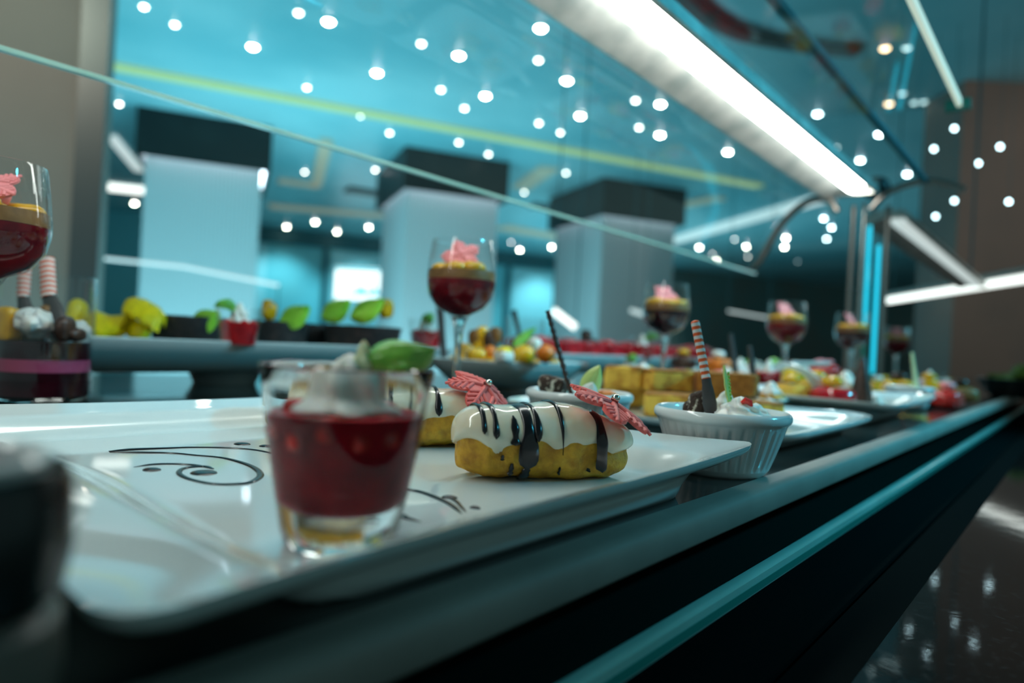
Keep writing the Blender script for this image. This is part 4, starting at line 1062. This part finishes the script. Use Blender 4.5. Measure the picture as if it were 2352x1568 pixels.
# yellow curled fruit
t = empty('yellow_fruit', (0.3413,0.9084, S1), 'curled bright yellow fruit slices heaped at the left of the long stand', 'fruit')
zz = S1
def curl(pts, wd, seed):
    pts = catmull([rel(t, p) for p in pts], 6); n_ = len(pts)
    mb = MB()
    for off in (0, -0.0035):
        def f(u, v, off=off):
            i = min(n_ - 1, int(v * (n_ - 1))); p = Vector(pts[i]); w_ = wd * (0.35 + 0.65 * math.sin(math.pi * min(1, v + 0.02)) ** 0.6) * (1 + 0.08 * math.sin(v * 30 + seed))
            return p + (F * (u - 0.5) + ZUP * 0.4 * (u - 0.5)) * w_ + ZUP * (off + 0.25 * wd * math.sin(u * math.pi)) 
        mb.grid(f, 10, n_ - 1)
    return mb.build('slice', M['lemon'], t)
curl([Vector((0.3084,0.9243,1.0252)), Vector((0.3195,0.9110,1.0182)), Vector((0.3387,0.9037,1.0236)), Vector((0.3418,0.9000,1.0346))], 0.050, 1)
curl([Vector((0.3380,0.9045,1.0434)), Vector((0.3441,0.8972,1.0455)), Vector((0.3536,0.8859,1.0409)), Vector((0.3632,0.8744,1.0310)), Vector((0.3670,0.8699,1.0206))], 0.040, 2)
curl([Vector((0.3497,0.9217,1.0414)), Vector((0.3502,0.9211,1.0250)), Vector((0.3585,0.9112,1.0102))], 0.034, 3)
piece(t, rel(t, Vector((0.3216,0.9163,1.0144))), (0.022, 0.016, 0.011), 'lemon', 'slice', 0.8, 5, 0.15, 0.4)
piece(t, rel(t, Vector((0.3541,0.9008,1.0158))), (0.012, 0.012, 0.012), 'lemon', 'slice', 0.8, 6, 0.15, 0.4)
t = empty('yellow_fruit', (0.3000,0.9499, S1), 'yellow fruit wedge seen through the tumbler at the left end of the stand', 'fruit')
piece(t, (0, 0, 0.024), (0.013, 0.010, 0.024), 'lemon', 'wedge', 0.8, 7, 0.15, 0.4)

# small jelly glasses elsewhere
def small_shot(x, y, z, lb, seed, s=1.0, mint=True, m='jelly_bright', H=0.048):
    t = empty('jelly_glass', (x, y, z), lb, 'dessert glass', 'small jelly glasses', seed, s)
    rb, rt = 0.0205, 0.0275
    ro = lambda q: lerp(rb, rt, q / H)
    MB().lathe([(0.0001, 0), (rb, 0), (rb + 0.0003, 0.001), (rt, H), (rt - 0.0012, H), (rb - 0.0008, 0.004)], 36).build('glass', M['glassware'], t)
    fill(lambda q: ro(q) - 0.0016, (0.003, H * 0.62), m, 'jelly', t, 32)
    for i in range(5):
        a = i * 1.3 + seed
        piece(t, (0.016 * math.cos(a), 0.016 * math.sin(a), H * 0.62), (0.004, 0.004, 0.003), 'berry', 'strawberry_piece', 0.7, i)
    rosette(t, (0, 0, H * 0.60), 0.013, 0.026, 'cream')
    if mint:
        a = math.pi * 0.75 + THETA * 0 
        leaf(t, (0.0, 0.004, H * 0.98), tuple(-R0 * 0.030 + ZUP * (H * 1.12)), 0.018, (-0.4, -0.5, 0.8), 'leaf', 0.3, 'mint_leaf', sag=0.25)
    return t
sx_, sy_ = 0.4227,0.7878
small_shot(sx_, sy_, S1, 'small glass of red jelly with cream and mint among the black tart shells', 1)
sx_, sy_ = 0.7949,0.8574
small_shot(sx_, sy_, S1 - 0.001, 'small red jelly glass with mint left of the largest goblet', 2, 1.15, m='jelly_bright')
sx_, sy_ = 1.3159,0.7339
small_shot(sx_, sy_, S3, 'small jelly glass with pale cream among the red jelly cubes', 3, 1.0)

# petits fours on the middle stand
def petit(px, py, d, dims, m, lb, e=0.7, seed=1, topm=None, nm='petit_four', cat='petit four', grp='petits fours on the middle stand'):
    p = P_(px, py, d)
    t = empty(nm, (p.x, p.y, p.z), lb, cat, grp)
    MB().sup((0, 0, 0), dims, e, e, seed, 0.06 * min(dims), 90, seed, 20, 12).build('body', M[m], t)
    if topm:
        MB().sup((0, 0, dims[2] * 0.85), (dims[0] * 0.95, dims[1] * 0.95, dims[2] * 0.8), 0.9, 0.9, seed, 0.0005, 90, seed + 1, 18, 10).build('topping', M[topm], t)
    return t
petit(1092,815,.93,(.018,.014,.010),'mango','yellow mango piece at the left of the middle stand, by the goblet stem',seed=1)
petit(1125,812,.96,(.010,.010,.012),'orange','orange fruit ball left of the white and yellow petit four',.95,2)
petit(1157,818,.91,(.0115,.0115,.008),'cream','white petit four with a bright yellow dome',.5,3,'lemon')
petit(1202,815,.93,(.019,.015,.014),'mango','largest yellow mango dome in the middle of the stand',.9,4)
petit(1253,812,.93,(.0125,.0125,.013),'orange','orange fruit ball at the right of the middle stand',1.0,5)
petit(1228,790,1.02,(.010,.010,.010),'cream','small white cream puff behind the orange ball',.9,6)
petit(1065,810,1.0,(.012,.012,.014),'sponge','pale sponge piece just behind the goblet stem',.6,7)
for i,(px,py) in enumerate([(1090,775),(1108,768),(1122,778),(1138,770),(1100,790),(1130,792)]):
    petit(px,py,1.03,(.0105,.008,.013),('olive_mousse','mango','choc')[i%3],('brown nut tuft left of the yellow dome, %s' % ('lowest and leftmost','upper left','middle','upper right and topmost','lower left','lower right')[i]),.8,i+8)
b = MB(); base = Vector((0.7153,0.5943,0.9971))
pt = empty('mango_slices', (0.79, 0.665, S2 + 0.003), 'flat bed of yellow mango slices covering the middle stand', 'fruit')
for i in range(16):
    a = i * 2.39996; r_ = 0.018 * math.sqrt(i)
    b.sup((r_ * 1.35 * math.cos(a), r_ * 0.95 * math.sin(a), 0.003), (0.017, 0.011, 0.004), 0.8, 0.8, a, 0.001, 90, i, 14, 8)
b.build('slices', M['mango'], pt)
q0 = Vector((0.7445,0.6218,1.0193)); q1 = Vector((0.7808,0.6096,1.0493))
t = empty('chocolate_leaf', q0, 'olive green leaf sticking up from the middle stand', 'garnish')
leaf(t, (0, 0, 0), q1 - q0, 0.014, (-0.5, -0.7, 0.4), 'olive_mousse', 0.1, 'blade')
bpy.data.objects[t.children[0].name].data.materials[0] = M['leaf']
# glass with a brown stick behind the middle stand
x, y = 0.9886,0.7976
t = empty('dessert_tumbler', (x, y, S3), 'empty-looking clear tumbler behind the middle stand', 'dessert glass')
MB().lathe([(0.0001, 0.0), (0.034, 0.0), (0.035, 0.002), (0.036, 0.068), (0.0348, 0.0685), (0.0338, 0.01), (0.0001, 0.008)], 48).build('glass', M['glassware'], t)
q0 = Vector((0.9708,0.7877,1.0143)); q1 = Vector((0.9582,0.8027,1.0835))
t = empty('chocolate_stick', q0, 'short brown stick leaning in the tumbler behind the middle stand', 'chocolate stick')
MB().tube([(0, 0, 0), q1 - q0], [0.003, 0.0055], 10).build('stick', M['choc'], t)
q0 = Vector((0.7190,0.7301,0.9779)); q1 = Vector((0.7107,0.7399,1.0749))
t = empty('serving_spoon', q0, 'thin grey spoon handle standing behind the largest goblet', 'spoon')
MB().tube([(0, 0, 0), q1 - q0], [0.004, 0.006], 10).build('handle', M['spoon_dark'], t)

# red jelly cubes on the long rear stand
words = ['first', 'second', 'third', 'fourth', 'fifth', 'sixth', 'seventh', 'eighth', 'ninth', 'tenth', 'eleventh', 'twelfth']
n2 = 0
for row in (0, 1):
    for i in range(10 if row == 0 else 9):
        x = 0.995 + i * 0.076 + row * 0.035; y = 0.765 + row * 0.07
        t = empty('jelly_cube', (x, y, S3), 'red jelly cube, %s from the left in the %s row of the rear stand' % (words[i], ('front', 'back')[row]), 'jelly cube', 'red jelly cubes on the rear stand', 0.1 * math.sin(i * 5))
        MB().sup((0, 0, 0), (0.033, 0.028, 0.016), 0.25, 0.25, 0, 0.0012, 60, i + row * 20, 28, 14, base=True).build('jelly', M['jelly_bright'], t)
        MB().sup((0.004 * math.sin(i), 0, 0.030), (0.020, 0.016, 0.008), 0.8, 0.8, i, 0.003, 90, i, 18, 10).build('topping', M[('berry', 'jelly_bright', 'choc', 'berry', 'jelly_bright')[(i + row) % 5]], t)
x, y = 1.1869,0.7945
t = empty('chocolate_truffle', (x, y, S3 + 0.036), 'dark chocolate ball on top of the red jelly cubes', 'truffle')
MB().sup((0, 0, 0.010), (0.013, 0.013, 0.012), 1, 1, 0, 0.001, 80, 3, 20, 12).build('ball', M['choc'], t)

# ------------------------------------------------------------------ platter with sponge cake
platter('square_platter', 0.515, 0.80, 0.160, 0.46, 'white square platter carrying the stacked sponge cake slices', rim=0.018, ins=(0.03, 0.04, 0.03, 0.03), rc=0.05, lift=(0, 0.004, 0.004, 0.0), N=64)
BZ2 = DZ + 0.0082
cake = [(1438, 0.765, 0.0, 2), (1535, 0.745, 0.0, 2), (1622, 0.735, 0.0, 1), (1738, 0.72, 0.0, 1),
        (1437, 0.765, 1, 0), (1530, 0.745, 1, 0), (1682, 0.735, 1, 0)]
def sponge(px, d, z, w_, h_, dp, lb, seed, browned=False):
    p = P_(px, 800, d)
    t = empty('sponge_slice', (p.x, p.y, z), lb, 'cake slice', 'sponge cake slices', THETA - math.pi / 2 + 0.25 * math.sin(seed * 2.3))
    MB().sup((0, 0, 0), (w_, dp, h_), 0.18, 0.22, 0, 0.0022, 70, seed, 44, 24, base=True).build('crumb', M['sponge_brown' if browned else 'sponge'], t)
    MB().sup((0, 0, h_ * 2 - 0.0035), (w_ * 0.99, dp * 0.99, 0.002), 0.3, 0.22, 0, 0.0008, 90, seed, 40, 8, base=True).build('crust', M['sponge_brown'], t)
Z1 = BZ2; 
sponge(1440, .80, Z1, .021, .0115, .024, 'lowest sponge slice at the left of the stack', 1)
sponge(1548, .70, Z1, .027, .0115, .024, 'lower sponge slice at the front middle of the stack', 2)
sponge(1655, .74, Z1, .021, .0115, .022, 'lower sponge slice behind the striped spoon', 3)
sponge(1740, .665, Z1, .022, .0110, .020, 'lower sponge slice at the right, just behind the nearest ramekin', 4)
Z2 = Z1 + 0.0228
sponge(1437, .76, Z2, .0205, .0120, .020, 'upper sponge slice at the left end', 5)
sponge(1530, .75, Z2, .0255, .0115, .022, 'upper sponge slice in the middle, beside the left one', 6)
sponge(1668, .735, Z2 - 0.0005, .0315, .0120, .022, 'largest browned upper sponge slice, right of the striped spoon', 7, True)

# ------------------------------------------------------------------ farther along the counter
WP = platter('wave_platter', 0.84, 1.12, 0.150, 0.42, 'blue-lit white platter with a tall arched handle, beyond the sponge cake', rim=0.030, ins=(0.05, 0.04, 0.04, 0.04), rc=0.05, lift=(0, 0.008, 0.0, 0.0), N=48)
# arched white handle of a serving dish
t = WP
ar = catmull([rel(t, Vector((1.0083,0.2447,0.9634))), rel(t, Vector((0.9954,0.2600,0.9713))), rel(t, Vector((0.9818,0.2763,0.9909))), rel(t, Vector((0.9791,0.2951,1.0063))), rel(t, Vector((0.9839,0.3205,1.0131))), rel(t, Vector((0.9986,0.3341,1.0080))), rel(t, Vector((1.0558,0.3281,1.0145))), rel(t, Vector((1.1276,0.3047,1.0165)))], 6)
k_ = len(ar)
MB().tube(ar, [lerp(0.013, 0.008, i / k_) for i in range(k_)], 12, flat=0.35, up=(0.4, 0.3, 1)).build('handle', M['porcelain'], t)

def item(kind, px, d, z, lb, s=1.0, seed=1):
    x, y = P_(px, 784 + 0.0525 * (px - 1176), d).xy
    if kind == 'cream':
        t = empty('cream_puff', (x, y, z), lb, 'pastry', 'small pastries farther along the counter')
        rosette(t, (0, 0, 0), 0.020 * s, 0.028 * s, 'cream', 7, 1.5)
        MB().sup((0, 0, 0), (0.019 * s, 0.019 * s, 0.005), base=True).build('base', M['sponge'], t)
    elif kind in ('mango', 'sponge', 'orange', 'lemon', 'berry', 'jelly_bright', 'choc', 'olive_mousse'):
        t = empty({'mango': 'mango_pastry', 'sponge': 'sponge_bun', 'orange': 'orange_pastry', 'lemon': 'lemon_pastry', 'berry': 'strawberry_pastry', 'jelly_bright': 'jelly_pastry', 'choc': 'chocolate_pastry', 'olive_mousse': 'caramel_pastry'}[kind],
                  (x, y, z), lb, 'pastry', 'small pastries farther along the counter', seed)
        MB().sup((0, 0, 0), (0.024 * s, 0.019 * s, 0.012 * s), 0.6, 0.7, 0, 0.002, 70, seed, 22, 12, base=True).build('body', M[kind], t)
        MB().sup((0, 0, 0.024 * s), (0.012 * s, 0.010 * s, 0.006 * s), 0.9, 0.9, 0, 0.001, 90, seed, 16, 8, base=True).build('topping', M[('cream', 'mango', 'choc', 'fondant_pink')[seed % 4]], t)
    elif kind == 'cup':
        t = small_shot(x, y, z, lb, seed, s, seed % 2 == 0, ('jelly_bright', 'jelly', 'mango', 'pink_layer')[seed % 4])
    elif kind == 'ramekin':
        t = empty('ramekin', (x, y, z), lb, 'ramekin', 'white fluted ramekins', 0, s)
        ramekin_mesh(t)
        MB().lathe([(0.0001, 0.030), (0.0365, 0.0325), (0.0372, 0.0345), (0.0001, 0.0370)], 32).build('custard', M['cream'], t)
    elif kind == 'stick':
        t = empty('chocolate_stick', (x, y, z), lb, 'chocolate stick')
        MB().tube([(0, 0, 0), tuple(-R0 * 0.014 * s + ZUP * 0.075 * s)], [0.005 * s, 0.003 * s], 8).build('stick', M['spoon_dark'], t)
    elif kind == 'cone':
        t = empty('chocolate_cone', (x, y, z), lb, 'chocolate')
        MB().lathe([(0.0001, 0), (0.016 * s, 0), (0.015 * s, 0.02 * s), (0.005 * s, 0.07 * s), (0.0001, 0.078 * s)], 20).build('cone', M['choc'], t)
    return t
BW = DZ + 0.0082
item('cream', 1775, .80, DZ + 0.022, 'white cream puff right behind the browned sponge slice', 0.85, 2)
item('stick', 1748, .80, DZ + 0.010, 'dark stick leaning right of the browned sponge slice', 1.0)
item('stick', 1697, 1.02, DZ + 0.030, 'grey stick behind the sponge slices, left of the third goblet', 1.0)
item('sponge', 1818, .93, DZ + 0.012, 'yellow bun under the arched white handle', 1.1, 1)
item('sponge', 1876, .98, DZ + 0.016, 'yellow bun right of the arched white handle', 1.15, 5)
item('jelly_bright', 1915, .90, BW, 'glossy crimson jelly pastry at the front of the blue-lit platter', 1.25, 1)
item('cream', 1945, 0.98, BW + 0.018, 'tall cream pastry with nut crumbs left of the black cone', 1.2, 3)
item('cone', 1982, .93, BW, 'black chocolate cone standing on the blue-lit platter', 0.95)
item('cream', 2018, .94, BW, 'small cream and brown pastry right of the black cone', 0.75, 4)
item('ramekin', 2092, 1.02, BW, 'white ramekin sitting on the blue-lit platter', 0.80, 1)
item('stick', 2108, 1.03, BW + 0.03, 'pale stick standing in the farthest ramekin', 0.7)
bpy.data.objects[[o.name for o in bpy.data.objects if o.get('label') == 'pale stick standing in the farthest ramekin'][0]].children[0].data.materials[0] = M['cream_green']
item('mango', 2066, 1.22, DZ + 0.014, 'orange-yellow pastry behind the ramekin on the blue-lit platter', 1.2, 2)
item('mango', 2135, 1.32, DZ + 0.014, 'yellow pastry just right of the farthest ramekin', 1.2, 5)
item('berry', 2178, 1.18, DZ, 'red-brown pastry at the far right end of the blue-lit platter', 1.3, 3)
item('olive_mousse', 2205, 1.30, DZ + 0.004, 'brown pastry behind the red-brown one', 1.3, 2)
item('cup', 1768, 1.14, DZ + 0.02, 'small red jelly glass at the foot of the third goblet', .9, 4)
item('cup', 1702, 1.12, DZ + 0.012, 'tall clear jelly glass left of the third goblet', 1.05, 5)
item('cup', 1728, 1.18, DZ + 0.016, 'clear jelly glass between the grey stick and third goblet', 1.0, 7)
item('lemon', 1830, 1.22, DZ + 0.028, 'bright yellow pastry right of the third goblet', 1.1, 4)
item('cream', 1848, 1.30, DZ + 0.034, 'white cream puff above the yellow pastry right of the third goblet', 1.0, 2)
item('berry', 1885, 1.45, DZ + 0.03, 'pinkish pastry between the third and fourth goblets', 1.2, 3)
item('berry', 1905, 1.55, DZ + 0.036, 'small pink pastry left of the fourth goblet', 1.0, 7)
item('orange', 1650, 1.25, DZ + 0.036, 'orange pastry behind the top of the striped spoon', 1.2, 4)
item('cream', 1672, 1.10, DZ + 0.028, 'cream puff behind the browned sponge slice', .9, 2)
item('cream', 1480, .90, DZ + 0.030, 'cream peak in a clear cup above the left sponge slices', 1.0, 3)
item('choc', 1570, 1.30, DZ + 0.04, 'dark pastry right of the second goblet stem', 1.1, 1)
# a long low white tray under the farther pastries
for (xa, xb, ya, yb, lb, m_) in ((1.00, 1.60, 0.46, 0.66, 'low white tray under the pastries around the third goblet', 'porcelain'), (1.30, 2.05, 0.20, 0.365, 'low white tray beyond the blue-lit platter', 'porcelain'), (1.75, 2.7, 0.52, 0.72, 'far white tray behind the cyan lit post', 'porcelain')):
    platter('serving_tray', xa, xb, ya, yb, lb, rim=0.014, ins=(0.03, 0.03, 0.03, 0.03), rc=0.03, N=30)
kinds = ['mango', 'cream', 'berry', 'sponge', 'orange', 'cup', 'lemon', 'olive_mousse', 'jelly_bright', 'choc']
names = dict(mango='yellow mango pastry', cream='white cream puff', berry='red strawberry pastry', sponge='golden sponge bun', orange='orange pastry', cup='small jelly glass', lemon='lemon yellow pastry', olive_mousse='caramel brown pastry', jelly_bright='crimson jelly pastry', choc='dark chocolate pastry')
def world_item(kind, x, y, z, lb, s, seed):
    q = Vector((x, y, 0)); d = q.dot(F); u = q.dot(R0) / d
    return item(kind, 1176 + u * 1568, d, z, lb, s, seed)
random.seed(11)
for (xa, xb, ya, yb, lab_) in ((1.05, 1.56, 0.50, 0.62, 'low tray by third goblet'), (1.36, 2.0, 0.24, 0.34, 'low tray beyond blue-lit platter'), (1.82, 2.64, 0.56, 0.68, 'far tray behind cyan post')):
    nx = int((xb - xa) / 0.064)
    k_ = 0
    for r_ in range(2):
        for i in range(nx):
            kd = kinds[(i * 3 + r_ * 5 + int(xa * 10)) % 10]
            x = xa + 0.064 * i + 0.02 * r_; y = lerp(ya, yb, r_) 
            if any((Vector((x, y)) - Vector((p[0], p[1]))).length < 0.062 for p, _, _ in gob): continue
            world_item(kd, x, y, DZ + 0.0082, '%s, %s from left, %s row, %s' % (names[kd], words[i % 12], ('front', 'back')[r_], lab_), 1.0, i + r_ * 7 + 1)
# dark bowl of salad leaves at the right edge
x, y = 2.1805,0.1225
t = empty('salad_bowl', (x, y, DZ), 'dark bowl heaped with green leaves at the far right of the counter', 'bowl')
MB().lathe([(0.0001, 0.0), (0.06, 0.0), (0.075, 0.01), (0.095, 0.045), (0.094, 0.047), (0.088, 0.045), (0.07, 0.014), (0.0001, 0.012)], 40).build('bowl', M['black_ceramic'], t)
b = MB(); random.seed(3)
for i in range(26):
    a = random.uniform(0, 6.28); r_ = random.uniform(0, 0.07)
    b.sup((r_ * math.cos(a), r_ * math.sin(a), 0.035 + random.uniform(0, 0.045) * (1 - r_ / 0.08)), (0.026, 0.020, 0.007), 0.9, 0.9, a, 0.006, 60, i, 14, 8, rot=Euler((random.uniform(-.7, .7), random.uniform(-.7, .7), a)))
o = b.build('leaves', M['green_salad'], t)

# ------------------------------------------------------------------ pot cut by the lower left corner
PX, PY = 0.0287, 0.1530
t = empty('sauce_pot', (PX, PY, DZ), 'very blurred black pot with white inner cup at the lower left corner', 'pot')
MB().lathe([(0.0001, 0.0), (0.0165, 0.0), (0.0185, 0.003), (0.0196, 0.012), (0.0190, 0.0205), (0.016, 0.023)], 48).build('grey_foot', M['grey_stone'], t)
MB().lathe([(0.0150, 0.0232), (0.0190, 0.026), (0.0203, 0.034), (0.0196, 0.046), (0.0185, 0.0485), (0.0172, 0.0470), (0.017, 0.032), (0.0001, 0.028)], 48).build('pot_body', M['black_ceramic'], t)
MB().lathe([(0.0001, 0.0285), (0.012, 0.0285), (0.0148, 0.038), (0.0156, 0.0475), (0.0162, 0.0500), (0.0150, 0.0512), (0.0136, 0.0500), (0.0130, 0.0460), (0.0001, 0.0455)], 40).build('inner_cup', M['stone_white'], t)
MB().sup((0, 0, 0.0470), (0.0128, 0.0128, 0.0030), nu=28).build('berry_sauce', M['maroon'], t)
